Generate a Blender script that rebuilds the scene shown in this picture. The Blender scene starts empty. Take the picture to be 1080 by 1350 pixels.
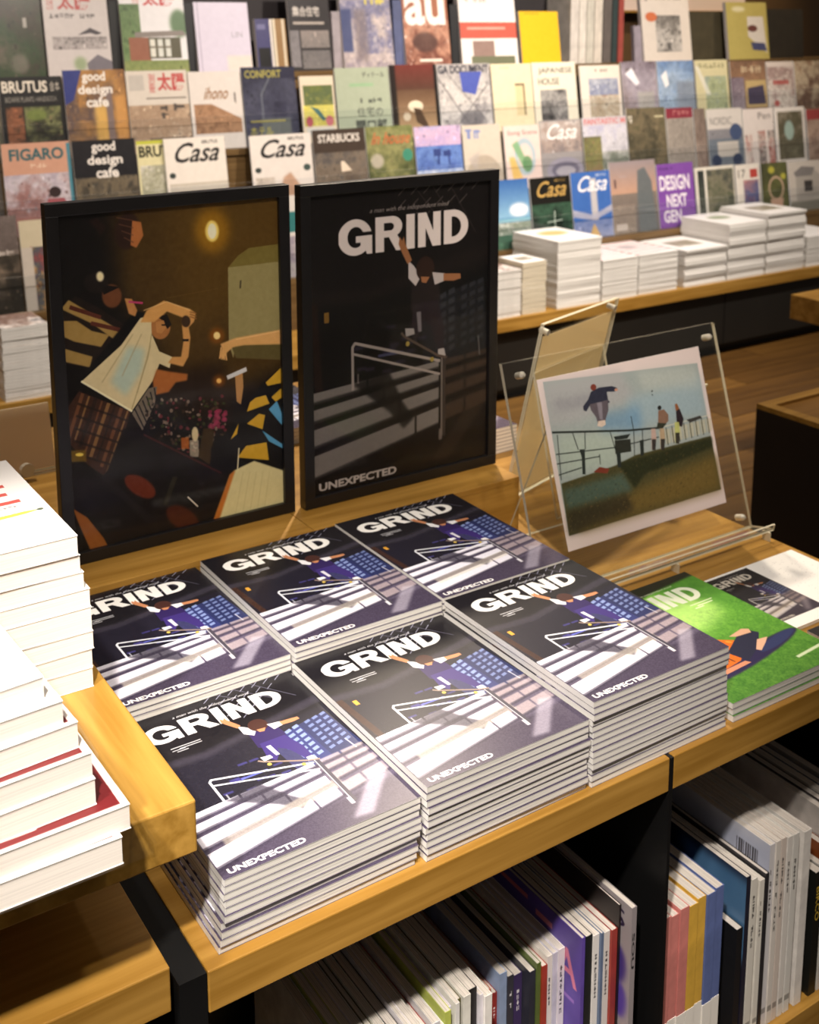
import bpy, math, random
import numpy as np
from mathutils import Vector
C = bpy.context.scene.collection
# ------------------------------------------------------------------ camera (architectural shift lens, no converging verticals)
CAM = np.array([-0.40527, -0.92378, 0.87871]); YAW, PIT, ROL = 0.565973, 0.18086, -0.00539; F_, CX, CY = 1548.15, 503.41, 323.58
def _rot(y, p, r):
    cy, sy, cp, sp, cr, sr = math.cos(y), math.sin(y), math.cos(p), math.sin(p), math.cos(r), math.sin(r)
    f = np.array([sy*cp, cy*cp, -sp]); rt = np.array([cy, -sy, 0]); up = np.cross(rt, f)
    return np.array([cr*rt+sr*up, -sr*rt+cr*up, f])
ROT = _rot(YAW, PIT, ROL)
from mathutils import Matrix
cam = bpy.data.objects.new('camera', bpy.data.cameras.new('camera')); C.objects.link(cam)
M3 = Matrix([list(ROT[0]), list(ROT[1]), list(-ROT[2])]).transposed(); cam.matrix_world = Matrix.Translation(CAM.tolist()) @ M3.to_4x4()
cam.data.sensor_width = 36; cam.data.lens = F_*36/1350; cam.data.shift_x = (540-CX)/1350; cam.data.shift_y = (CY-675)/1350
cam.data.clip_start = .02; cam.data.dof.use_dof = True; cam.data.dof.focus_distance = 1.20; cam.data.dof.aperture_fstop = 9.5
bpy.context.scene.camera = cam
# ------------------------------------------------------------------ world, lights, exposure
sc = bpy.context.scene
sc.view_settings.view_transform = 'Standard'; sc.view_settings.look = 'None'; sc.view_settings.gamma = 1; sc.view_settings.use_curve_mapping = False
sc.view_settings.exposure = 0.2
try: sc.cycles.transparent_max_bounces = 32      # many clear sheets stand behind one another
except Exception: pass
wd = bpy.data.worlds.new('shop_air'); sc.world = wd; wd.use_nodes = True
wd.node_tree.nodes['Background'].inputs[0].default_value = (1.0, .86, .72, 1); wd.node_tree.nodes['Background'].inputs[1].default_value = .1
def spot(name, loc, to, power, size, blend=.5, col=(1, .88, .74), rad=.05):
    l = bpy.data.lights.new(name, 'SPOT'); l.energy = power; l.spot_size = math.radians(size); l.spot_blend = blend; l.color = col; l.shadow_soft_size = rad
    o = bpy.data.objects.new(name, l); C.objects.link(o); o.location = loc; o.rotation_euler = (Vector(to)-Vector(loc)).to_track_quat('-Z', 'Y').to_euler()
def area(name, loc, to, power, sx, sy, col=(1, .9, .78)):
    l = bpy.data.lights.new(name, 'AREA'); l.shape = 'RECTANGLE'; l.energy = power; l.size = sx; l.size_y = sy; l.color = col
    o = bpy.data.objects.new(name, l); C.objects.link(o); o.location = loc; o.rotation_euler = (Vector(to)-Vector(loc)).to_track_quat('-Z', 'Y').to_euler()
spot('spotlight_front', (-.7, -.95, 2.1), (.18, .05, 0), 320, 29, .8, (1, .91, .8))
spot('spotlight_left', (-1.15, -.5, 2.1), (-.24, .08, .2), 220, 24, .6, (1, .93, .84))
spot('spotlight_table', (.15, -.8, 2.2), (.62, .45, 0), 105, 46, .8, (1, .89, .77))
spot('spotlight_back', (1.5, 1.9, 2.1), (.9, .75, .1), 260, 40, .8, (1, .84, .66))
spot('spotlight_stand', (.35, -.35, 2.0), (1.08, .72, .2), 75, 24, .8)
spot('spotlight_riser', (-.1, 1.7, 2.1), (.05, 1.1, .1), 90, 30, .8, (1, .88, .72))
spot('wall_wash_fill', (5.2, 2.6, 2.3), (4.7, 4.0, .9), 90, 75, .9, (1, .78, .5))  # added wash from an unseen source, lifts the dark back wall
area('overhead_fill', (1.2, .6, 2.5), (1.2, .6, 0), 16, 4.0, 3.0)  # added overhead fill for general shop brightness
for i, (x, p) in enumerate(((.1, 125), (1.3, 150), (2.4, 225), (3.5, 240))): spot('spotlight_rack', (x, 1.3, 2.2), (x, 3.0, .2), p, 75, .8, (1, .9, .79))
spot('spotlight_floor', (3.0, .9, 2.1), (2.5, 1.4, -.3), 120, 66, .9, (1, .84, .62))
def U(px, py, ax, val):         # where the sight line through a photo pixel meets the plane axis = val
    d = ROT.T@np.array([(px-CX)/F_, -(py-CY)/F_, 1]); t = (val-CAM[ax])/d[ax]; return CAM+t*d
# ------------------------------------------------------------------ materials
def srgb(c): return tuple(((x/255)/12.92 if x/255 <= .04045 else ((x/255+.055)/1.055)**2.4) for x in c)+(1,)
_m = {}
def mat(name, col=(128, 128, 128), rough=.5, metal=0, var=0, scale=60, spec=.5, coat=0, bump=0):
    if name in _m: return _m[name]
    m = bpy.data.materials.new(name); m.use_nodes = True; N = m.node_tree.nodes; L = m.node_tree.links; b = N['Principled BSDF']
    b.inputs['Base Color'].default_value = srgb(col); b.inputs['Roughness'].default_value = rough; b.inputs['Metallic'].default_value = metal; b.inputs['Specular IOR Level'].default_value = spec
    b.inputs['Coat Weight'].default_value = coat
    if var or bump:
        tc = N.new('ShaderNodeTexCoord'); n = N.new('ShaderNodeTexNoise'); n.inputs['Scale'].default_value = scale; n.inputs['Detail'].default_value = 4; L.new(tc.outputs['Object'], n.inputs['Vector'])
        if var:
            r = N.new('ShaderNodeValToRGB'); a, c = srgb([x*(1-var) for x in col]), srgb([min(255, x*(1+var)) for x in col]); r.color_ramp.elements[0].color = a; r.color_ramp.elements[1].color = c; r.color_ramp.elements[0].position = .3; r.color_ramp.elements[1].position = .7
            L.new(n.outputs['Fac'], r.inputs[0]); L.new(r.outputs[0], b.inputs['Base Color'])
        if bump:
            u = N.new('ShaderNodeBump'); u.inputs['Strength'].default_value = bump; u.inputs['Distance'].default_value = .002; L.new(n.outputs['Fac'], u.inputs['Height']); L.new(u.outputs[0], b.inputs['Normal'])
    _m[name] = m; return m
def wood(name, c0, c1, axis='X', rough=.38, scale=1.0):
    if name in _m: return _m[name]
    m = bpy.data.materials.new(name); m.use_nodes = True; N = m.node_tree.nodes; L = m.node_tree.links; b = N['Principled BSDF']
    tc = N.new('ShaderNodeTexCoord'); mp = N.new('ShaderNodeMapping'); s = {'X': (2.2, 38, 38), 'Y': (38, 2.2, 38)}[axis]; mp.inputs['Scale'].default_value = [k*scale for k in s]
    n = N.new('ShaderNodeTexNoise'); n.inputs['Scale'].default_value = 1; n.inputs['Detail'].default_value = 6; n.inputs['Distortion'].default_value = .6
    mp2 = N.new('ShaderNodeMapping'); mp2.inputs['Scale'].default_value = [k*scale*4 for k in s]; n2 = N.new('ShaderNodeTexNoise'); n2.inputs['Scale'].default_value = 1; n2.inputs['Detail'].default_value = 3
    L.new(tc.outputs['Object'], mp.inputs[0]); L.new(mp.outputs[0], n.inputs[0]); L.new(tc.outputs['Object'], mp2.inputs[0]); L.new(mp2.outputs[0], n2.inputs[0])
    mx = N.new('ShaderNodeMath'); mx.operation = 'MULTIPLY_ADD'; mx.inputs[1].default_value = .2; L.new(n2.outputs['Fac'], mx.inputs[0]); mu = N.new('ShaderNodeMath'); mu.operation = 'MULTIPLY'; mu.inputs[1].default_value = .65; L.new(n.outputs['Fac'], mu.inputs[0]); L.new(mu.outputs[0], mx.inputs[2])
    r = N.new('ShaderNodeValToRGB'); r.color_ramp.elements[0].position = .34; r.color_ramp.elements[1].position = .66; r.color_ramp.elements[0].color = srgb(c0); r.color_ramp.elements[1].color = srgb(c1)
    L.new(mx.outputs[0], r.inputs[0]); L.new(r.outputs[0], b.inputs['Base Color']); b.inputs['Roughness'].default_value = rough; b.inputs['Specular IOR Level'].default_value = .35
    u = N.new('ShaderNodeBump'); u.inputs['Strength'].default_value = .12; u.inputs['Distance'].default_value = .001; L.new(mx.outputs[0], u.inputs['Height']); L.new(u.outputs[0], b.inputs['Normal'])
    _m[name] = m; return m
def pages(name, col, axis, n=900, dark=.82):       # paper block: fine sheet lines along one axis
    if name in _m: return _m[name]
    m = bpy.data.materials.new(name); m.use_nodes = True; N = m.node_tree.nodes; L = m.node_tree.links; b = N['Principled BSDF']
    tc = N.new('ShaderNodeTexCoord'); mp = N.new('ShaderNodeMapping'); mp.inputs['Scale'].default_value = [n if a == axis else 6 for a in 'XYZ']
    no = N.new('ShaderNodeTexNoise'); no.inputs['Scale'].default_value = 1; no.inputs['Detail'].default_value = 2
    r = N.new('ShaderNodeValToRGB'); r.color_ramp.elements[0].position = .35; r.color_ramp.elements[1].position = .6; r.color_ramp.elements[0].color = srgb([x*dark for x in col]); r.color_ramp.elements[1].color = srgb(col)
    L.new(tc.outputs['Object'], mp.inputs[0]); L.new(mp.outputs[0], no.inputs[0]); L.new(no.outputs['Fac'], r.inputs[0]); L.new(r.outputs[0], b.inputs['Base Color']); b.inputs['Roughness'].default_value = .8; b.inputs['Specular IOR Level'].default_value = .2
    _m[name] = m; return m
def printed(name, arr, rough=.32, spec=.5):
    h, w, _ = arr.shape; im = bpy.data.images.new(name, w, h); b = np.ones((h, w, 4), np.float32); b[..., :3] = arr[::-1]; im.pixels.foreach_set(b.ravel()); im.pack()
    m = bpy.data.materials.new(name); m.use_nodes = True; N = m.node_tree.nodes; L = m.node_tree.links; bs = N['Principled BSDF']
    t = N.new('ShaderNodeTexImage'); t.image = im; t.interpolation = 'Linear'; t.extension = 'EXTEND'; L.new(t.outputs[0], bs.inputs['Base Color']); bs.inputs['Roughness'].default_value = rough; bs.inputs['Specular IOR Level'].default_value = spec
    return m
def clear(name, tint=(1, 1, 1), k=1.0, rough=.02):       # thin acrylic / glazing: see-through with a Fresnel sheen
    if name in _m: return _m[name]
    m = bpy.data.materials.new(name); m.use_nodes = True; N = m.node_tree.nodes; L = m.node_tree.links; N.remove(N['Principled BSDF'])
    t = N.new('ShaderNodeBsdfTransparent'); t.inputs[0].default_value = (*tint, 1); g = N.new('ShaderNodeBsdfGlossy'); g.inputs['Roughness'].default_value = rough; f = N.new('ShaderNodeFresnel'); f.inputs[0].default_value = 1.45
    q = N.new('ShaderNodeMath'); q.operation = 'MULTIPLY'; q.inputs[1].default_value = k; L.new(f.outputs[0], q.inputs[0]); ge = N.new('ShaderNodeNewGeometry'); sb = N.new('ShaderNodeMath'); sb.operation = 'SUBTRACT'; sb.inputs[0].default_value = 1; L.new(ge.outputs['Backfacing'], sb.inputs[1]); q2 = N.new('ShaderNodeMath'); q2.operation = 'MULTIPLY'; L.new(q.outputs[0], q2.inputs[0]); L.new(sb.outputs[0], q2.inputs[1]); mx = N.new('ShaderNodeMixShader'); L.new(q2.outputs[0], mx.inputs[0]); L.new(t.outputs[0], mx.inputs[1]); L.new(g.outputs[0], mx.inputs[2]); L.new(mx.outputs[0], N['Material Output'].inputs[0])
    _m[name] = m; return m
# ------------------------------------------------------------------ mesh helpers
class MB:
    def __init__(s): s.v = []; s.f = []; s.m = []; s.uv = []
    def face(s, pts, mi=0, uv=None):
        k = len(s.v); s.v += [tuple(p) for p in pts]; s.f.append(tuple(range(k, k+len(pts)))); s.m.append(mi); s.uv.append(uv or [(0, 0)]*len(pts))
    def box(s, x0, y0, z0, x1, y1, z1, mi=0, mats=None, uvf=None, T=None):
        """mats: dict of per-side material for -x +x -y +y -z +z ; uvf: side that carries the 0..1 uv"""
        P = [(x0, y0, z0), (x1, y0, z0), (x1, y1, z0), (x0, y1, z0), (x0, y0, z1), (x1, y0, z1), (x1, y1, z1), (x0, y1, z1)]
        if T: P = [T(*p) for p in P]
        k = len(s.v); s.v += P
        F = {'-z': (0, 3, 2, 1), '+z': (4, 5, 6, 7), '-y': (0, 1, 5, 4), '+x': (1, 2, 6, 5), '+y': (2, 3, 7, 6), '-x': (3, 0, 4, 7)}
        for n, q in F.items():
            s.f.append(tuple(k+i for i in q)); s.m.append((mats or {}).get(n, mi)); s.uv.append([(0, 0), (1, 0), (1, 1), (0, 1)] if n == uvf else [(.5, .5)]*4)
    def tube(s, a, b, r, n=12, mi=0, caps=True, r2=None):
        a = Vector(a); b = Vector(b); d = (b-a).normalized(); u = d.orthogonal().normalized(); w = d.cross(u); k = len(s.v); r2 = r if r2 is None else r2
        for i in range(n):
            t = 2*math.pi*i/n; o = u*math.cos(t)+w*math.sin(t); s.v += [tuple(a+o*r), tuple(b+o*r2)]
        for i in range(n):
            j = (i+1) % n; s.f.append((k+2*i, k+2*j, k+2*j+1, k+2*i+1)); s.m.append(mi); s.uv.append([(0, 0)]*4)
        if caps:
            s.f.append(tuple(k+2*i for i in range(n))[::-1]); s.m.append(mi); s.uv.append([(0, 0)]*n); s.f.append(tuple(k+2*i+1 for i in range(n))); s.m.append(mi); s.uv.append([(0, 0)]*n)
    def mesh(s, name, mats):
        me = bpy.data.meshes.new(name); me.from_pydata(s.v, [], s.f)
        for m in mats: me.materials.append(m)
        me.polygons.foreach_set('material_index', s.m); ul = me.uv_layers.new(name='uv'); ul.data.foreach_set('uv', [c for f in s.uv for p in f for c in p]); me.validate(); me.update(); return me
    def build(s, name, mats, parent=None, bevel=0, smooth=False):
        o = bpy.data.objects.new(name, s.mesh(name, mats if isinstance(mats, (list, tuple)) else [mats])); C.objects.link(o)
        if parent: o.parent = parent
        if bevel: b = o.modifiers.new('edge', 'BEVEL'); b.width = bevel; b.segments = 2; b.limit_method = 'ANGLE'
        return o
def tag(o, label=None, cat=None, group=None, kind=None):
    if label: o['label'] = label
    if cat: o['category'] = cat
    if group: o['group'] = group
    if kind: o['kind'] = kind
    return o
def thing(name, label, cat, loc=(0, 0, 0), rz=0, group=None):
    o = bpy.data.objects.new(name, None); C.objects.link(o); o.location = loc; o.rotation_euler = (0, 0, rz); o.empty_display_size = .05
    return tag(o, label, cat, group)
def copy_tree(o, parent=None):
    c = o.copy(); C.objects.link(c)
    if parent: c.parent = parent
    for ch in list(o.children): copy_tree(ch, c)
    return c
# ------------------------------------------------------------------ printed artwork (rasterised here, in memory)
RS = np.random.RandomState(7)
def gauss(a, k):
    if k < 1: return a
    k = int(k)
    for ax in (0, 1):
        for _ in range(2):
            p = [(0, 0)]*a.ndim; p[ax] = (k+1, k)
            c = np.cumsum(np.pad(a, p, mode='edge'), axis=ax, dtype=np.float64)
            n = a.shape[ax]
            hi = np.take(c, np.arange(2*k+1, 2*k+1+n), axis=ax); lo = np.take(c, np.arange(0, n), axis=ax)
            a = ((hi-lo)/(2*k+1)).astype(np.float32)
    return a
def vnoise(h, w, cells, seed=0):
    r = np.random.RandomState(seed); out = np.zeros((h, w), np.float32); amp = 1; tot = 0
    for o in range(3):
        n = int(cells*2**o)+2; m = max(2, int(n*w/h))+1
        g = r.rand(n, m).astype(np.float32)
        y = np.linspace(0, n-1.001, h); x = np.linspace(0, m-1.001, w)
        yi = y.astype(int); xi = x.astype(int); fy = (y-yi)[:, None]; fx = (x-xi)[None, :]
        a = g[yi][:, xi]; b = g[yi][:, xi+1]; c = g[yi+1][:, xi]; d = g[yi+1][:, xi+1]
        out += amp*((a*(1-fx)+b*fx)*(1-fy)+(c*(1-fx)+d*fx)*fy); tot += amp; amp *= .55
    return out/tot
_tx = {}
def text_tris(s, off=0.0, shear=0.0):
    k = (s, off, shear)
    if k not in _tx:
        c = bpy.data.curves.new('lettering', 'FONT'); c.body = s; c.offset = off; c.resolution_u = 3; c.shear = shear
        o = bpy.data.objects.new('lettering', c); bpy.context.collection.objects.link(o)
        me = o.to_mesh(); me.calc_loop_triangles()
        v = np.array([x.co[:2] for x in me.vertices], np.float32)
        t = np.array([x.vertices[:] for x in me.loop_triangles], int)
        o.to_mesh_clear(); bpy.data.objects.remove(o); bpy.data.curves.remove(c)
        if len(v):
            mn = v.min(0); mx = v.max(0); v = (v-mn)/np.maximum(mx-mn, 1e-6)
        _tx[k] = v[t] if len(v) else np.zeros((0, 3, 2))
    return _tx[k]
def homog(q):      # photo-pixel quad TL,TR,BR,BL -> uv
    A = []; b = []
    for (x, y), (u, v) in zip(q, ((0, 0), (1, 0), (1, 1), (0, 1))):
        A.append([x, y, 1, 0, 0, 0, -u*x, -u*y]); b.append(u); A.append([0, 0, 0, x, y, 1, -v*x, -v*y]); b.append(v)
    h = np.linalg.solve(np.array(A, float), np.array(b, float)); return np.append(h, 1).reshape(3, 3)
class Art:
    def __init__(s, w, h, bg=(128, 128, 128), ss=2, quad=None):
        s.ss = ss; s.w = w*ss; s.h = h*ss; s.c = np.empty((s.h, s.w, 3), np.float32); s.c[:] = bg
        s.H = homog(quad) if quad else None
    def P(s, pts):
        p = np.array(pts, float).reshape(-1, 2)
        if s.H is not None:
            q = np.c_[p, np.ones(len(p))]@s.H.T; p = q[:, :2]/q[:, 2:]
        return p*[s.w, s.h]
    def box(s, p):
        return max(0, int(p[:, 0].min())), min(s.w, int(p[:, 0].max())+2), max(0, int(p[:, 1].min())), min(s.h, int(p[:, 1].max())+2)
    def pmask(s, p):
        x0, x1, y0, y1 = s.box(p)
        if x1 <= x0 or y1 <= y0: return None
        X = np.arange(x0, x1)[None, :]+.5; Y = np.arange(y0, y1)[:, None]+.5; m = np.zeros((y1-y0, x1-x0), bool)
        for i in range(len(p)):
            a = p[i]; b = p[(i+1) % len(p)]
            if a[1] == b[1]: continue
            xs = a[0]+(Y-a[1])*(b[0]-a[0])/(b[1]-a[1])
            m ^= ((Y > min(a[1], b[1])) & (Y <= max(a[1], b[1])) & (X < xs))
        return (x0, x1, y0, y1, m.astype(np.float32))
    def comp(s, M, col, al=1., blur=0):
        if M is None: return
        x0, x1, y0, y1, m = M
        if blur:
            k = int(blur*s.ss); X0 = max(0, x0-3*k); X1 = min(s.w, x1+3*k); Y0 = max(0, y0-3*k); Y1 = min(s.h, y1+3*k)
            mm = np.zeros((Y1-Y0, X1-X0), np.float32); mm[y0-Y0:y1-Y0, x0-X0:x1-X0] = m; m = gauss(mm, k); x0, x1, y0, y1 = X0, X1, Y0, Y1
        r = s.c[y0:y1, x0:x1]; a = (m*al)[..., None]; r += (np.array(col, np.float32)-r)*a
    def poly(s, pts, col, al=1., blur=0): s.comp(s.pmask(s.P(pts)), col, al, blur)
    def rect(s, x0, y0, x1, y1, col, al=1., blur=0): s.poly([(x0, y0), (x1, y0), (x1, y1), (x0, y1)], col, al, blur)
    def ell(s, cx, cy, rx, ry, col, al=1., blur=0, rot=0, n=22, hole=0):
        t = np.linspace(0, 2*np.pi, n, endpoint=False); c, d = np.cos(rot), np.sin(rot)
        ring = lambda k: [(cx+k*(rx*np.cos(a)*c-ry*np.sin(a)*d), cy+k*(rx*np.cos(a)*d+ry*np.sin(a)*c)) for a in t]
        M = s.pmask(s.P(ring(1)))
        if hole and M:
            N = s.pmask(s.P(ring(hole)))
            if N: M[4][N[2]-M[2]:N[3]-M[2], N[0]-M[0]:N[1]-M[0]] *= 1-N[4]
        s.comp(M, col, al, blur)
    def line(s, pts, wd, col, al=1., blur=0):      # wd in uv height units
        p = s.P(pts); wd *= s.h/2
        for a, b in zip(p[:-1], p[1:]):
            d = b-a; L = np.hypot(*d)+1e-6; n = np.array([-d[1], d[0]])/L*wd; e = d/L*wd*.4
            s.comp(s.pmask(np.array([a+n-e, b+n+e, b-n+e, a-n-e])), col, al, blur)
    def text(s, t, x0, y0, x1, y1, col, off=.0, shear=0, al=1., quad=None):
        T = text_tris(t, off, shear)
        if not len(T): return
        if quad is None: q = T*[x1-x0, -(y1-y0)]+[x0, y1]
        else:
            q = np.array(quad, float); u = T[..., 0:1]; v = 1-T[..., 1:2]
            q = (q[0]*(1-u)+q[1]*u)*(1-v)+(q[3]*(1-u)+q[2]*u)*v
        p = s.P(q.reshape(-1, 2)).reshape(-1, 3, 2); fl = p.reshape(-1, 2); x0_, x1_, y0_, y1_ = s.box(fl)
        if x1_ <= x0_ or y1_ <= y0_: return
        m = np.zeros((y1_-y0_, x1_-x0_), bool)
        for tr in p:
            a0, a1, b0, b1 = max(x0_, int(tr[:, 0].min())), min(x1_, int(tr[:, 0].max())+2), max(y0_, int(tr[:, 1].min())), min(y1_, int(tr[:, 1].max())+2)
            if a1 <= a0 or b1 <= b0: continue
            X = np.arange(a0, a1)[None, :]+.5; Y = np.arange(b0, b1)[:, None]+.5
            e = [(tr[(i+1) % 3, 0]-tr[i, 0])*(Y-tr[i, 1])-(tr[(i+1) % 3, 1]-tr[i, 1])*(X-tr[i, 0]) for i in range(3)]
            m[b0-y0_:b1-y0_, a0-x0_:a1-x0_] |= ((e[0] >= 0) & (e[1] >= 0) & (e[2] >= 0)) | ((e[0] <= 0) & (e[1] <= 0) & (e[2] <= 0))
        s.comp((x0_, x1_, y0_, y1_, m.astype(np.float32)), col, al)
    def grad(s, x0, y0, x1, y1, ca, cb, vert=True, al=1.):
        a, b, c, d = int(x0*s.w), int(x1*s.w), int(y0*s.h), int(y1*s.h)
        n = (d-c) if vert else (b-a)
        if n < 1: return
        g = np.linspace(0, 1, n)[:, None]; col = (np.array(ca)*(1-g)+np.array(cb)*g).astype(np.float32)
        col = col[:, None, :] if vert else col[None, :, :]
        s.c[c:d, a:b] += (col-s.c[c:d, a:b])*al
    def noise(s, x0, y0, x1, y1, amt, cells=20, seed=0, tint=(1, 1, 1), mask=None):
        a, b, c, d = int(x0*s.w), int(x1*s.w), int(y0*s.h), int(y1*s.h)
        n = (vnoise(d-c, b-a, cells, seed)-.5)[..., None]*2*amt*np.array(tint, np.float32)
        s.c[c:d, a:b] += n
    def photo(s, x0, y0, x1, y1, cols, cells=5, seed=0):   # patchy picture made of a few colours
        a, b, c, d = int(x0*s.w), int(x1*s.w), int(y0*s.h), int(y1*s.h)
        if b <= a or d <= c: return
        r = np.random.RandomState(seed); hh, ww = d-c, b-a
        big = vnoise(hh, ww, max(2, cells*.45), seed); fine = vnoise(hh, ww, cells*2.6, seed+1); yy = np.linspace(0, 1, hh)[:, None]; xx = np.linspace(0, 1, ww)[None, :]
        n = .9*big+.35*fine+(.5 if r.rand() < .7 else -.4)*yy+.25*(r.rand()-.5)*xx
        for _ in range(5):      # straight-edged masses: walls, doors, tables
            x0_, y0_ = r.rand()*.9, r.rand()*.9; w_, h_ = .08+.35*r.rand(), .06+.35*r.rand(); n = n+(.35*(r.rand()-.5))*((xx > x0_) & (xx < x0_+w_) & (yy > y0_) & (yy < y0_+h_))
        n = (n-n.min())/(np.ptp(n)+1e-6)*(len(cols)-1)*.999; i = n.astype(int); f = (n-i)[..., None]; C = np.array(cols, np.float32)
        s.c[c:d, a:b] = (C[i]*(1-f)+C[np.minimum(i+1, len(cols)-1)]*f)*(.86+.28*vnoise(hh, ww, cells*4, seed+2)[..., None])
    def marks(s, x0, y0, x1, y1, col, seed=1, al=.9):      # lettering too small or blurred to read: a row of glyph-like strokes
        r = np.random.RandomState(seed); W, H = (x1-x0)*s.w, (y1-y0)*s.h; n = max(2, int(max(W, H)/max(1, min(W, H))*1.1))
        for i in range(n):
            if r.rand() < .12: continue
            a, b = ((x0+(x1-x0)*i/n, y0), ((x1-x0)/n, y1-y0)) if W > H else ((x0, y0+(y1-y0)*i/n), (x1-x0, (y1-y0)/n))
            for _ in range(3):
                if r.rand() < .5: t = r.rand()*.7; s.rect(a[0]+b[0]*t, a[1]+b[1]*.08, a[0]+b[0]*(t+.2), a[1]+b[1]*.9, col, al)
                else: t = r.rand()*.7; s.rect(a[0]+b[0]*.08, a[1]+b[1]*t, a[0]+b[0]*.86, a[1]+b[1]*(t+.2), col, al)
    def done(s):
        h, w = s.h//s.ss, s.w//s.ss
        return np.clip(s.c.reshape(h, s.ss, w, s.ss, 3).mean((1, 3)), 0, 255)/255.
W_, K_ = (248, 246, 244), (14, 12, 14)
def masthead(A, x0, y0, x1, y1, col, shape=None):
    """heavy five-letter masthead; each letter from its own outlines, in a 100 x 26 cell"""
    def M(pts): return [(x0+(x1-x0)*u/100., y0+(y1-y0)*v/26.) for u, v in pts]
    def mix(adds, subs):
        p = np.array([A.P(M(q)) for q in [[(0, -1), (100, -1), (100, 27), (0, 27)]]][0]); X0, X1, Y0, Y1 = A.box(p); m = np.zeros((Y1-Y0, X1-X0), np.float32)
        for q, v in [(a, 1) for a in adds]+[(b, 0) for b in subs]:
            r = A.pmask(A.P(M(q)))
            if r is None: continue
            a0, a1, b0, b1, k = r; c0, c1, d0, d1 = max(a0, X0), min(a1, X1), max(b0, Y0), min(b1, Y1)
            kk = k[d0-b0:d1-b0, c0-a0:c1-a0] > .5; mm = m[d0-Y0:d1-Y0, c0-X0:c1-X0]; mm[kk] = v
        A.comp((X0, X1, Y0, Y1, m), col)
    arc = lambda cx, cy, rx, ry, a, b, n=16: [(cx+rx*np.cos(t), cy-ry*np.sin(t)) for t in np.radians(np.linspace(a, b, n))]
    mix([arc(12, 13, 12.5, 13.3, 0, 360, 32)], [arc(12.4, 13, 6, 7.6, 0, 360, 24), [(12.4, 9.6), (30, 9.6), (30, 16), (12.4, 12)]])
    mix([[(12.5, 12.3), (24.5, 12.3), (24.5, 26), (20.5, 26), (19.6, 22.3), (16, 24), (16, 17), (12.5, 17)]], [])
    mix([[(27, 0), (39, 0)]+arc(39, 7.8, 8.4, 7.8, 90, -90)+[(33.4, 15.6), (33.4, 26), (27, 26)], [(36, 13.5), (43, 13.5), (50, 26), (42.6, 26)]], [[(33.4, 5), (38, 5)]+arc(38, 7.8, 3, 2.8, 90, -90)+[(33.4, 10.6)]])
    mix([[(50.5, 0), (57, 0), (57, 26), (50.5, 26)]], [])
    mix([[(59.5, 0), (66, 0), (71.5, 14), (71.5, 0), (77.5, 0), (77.5, 26), (71, 26), (65.5, 12), (65.5, 26), (59.5, 26)]], [])
    mix([[(80, 0), (87, 0)]+arc(87, 13, 13, 13, 90, -90)+[(80, 26)]], [[(86.4, 5.4), (87.5, 5.4)]+arc(87.5, 13, 6.4, 7.6, 90, -90)+[(86.4, 20.6)]])
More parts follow.
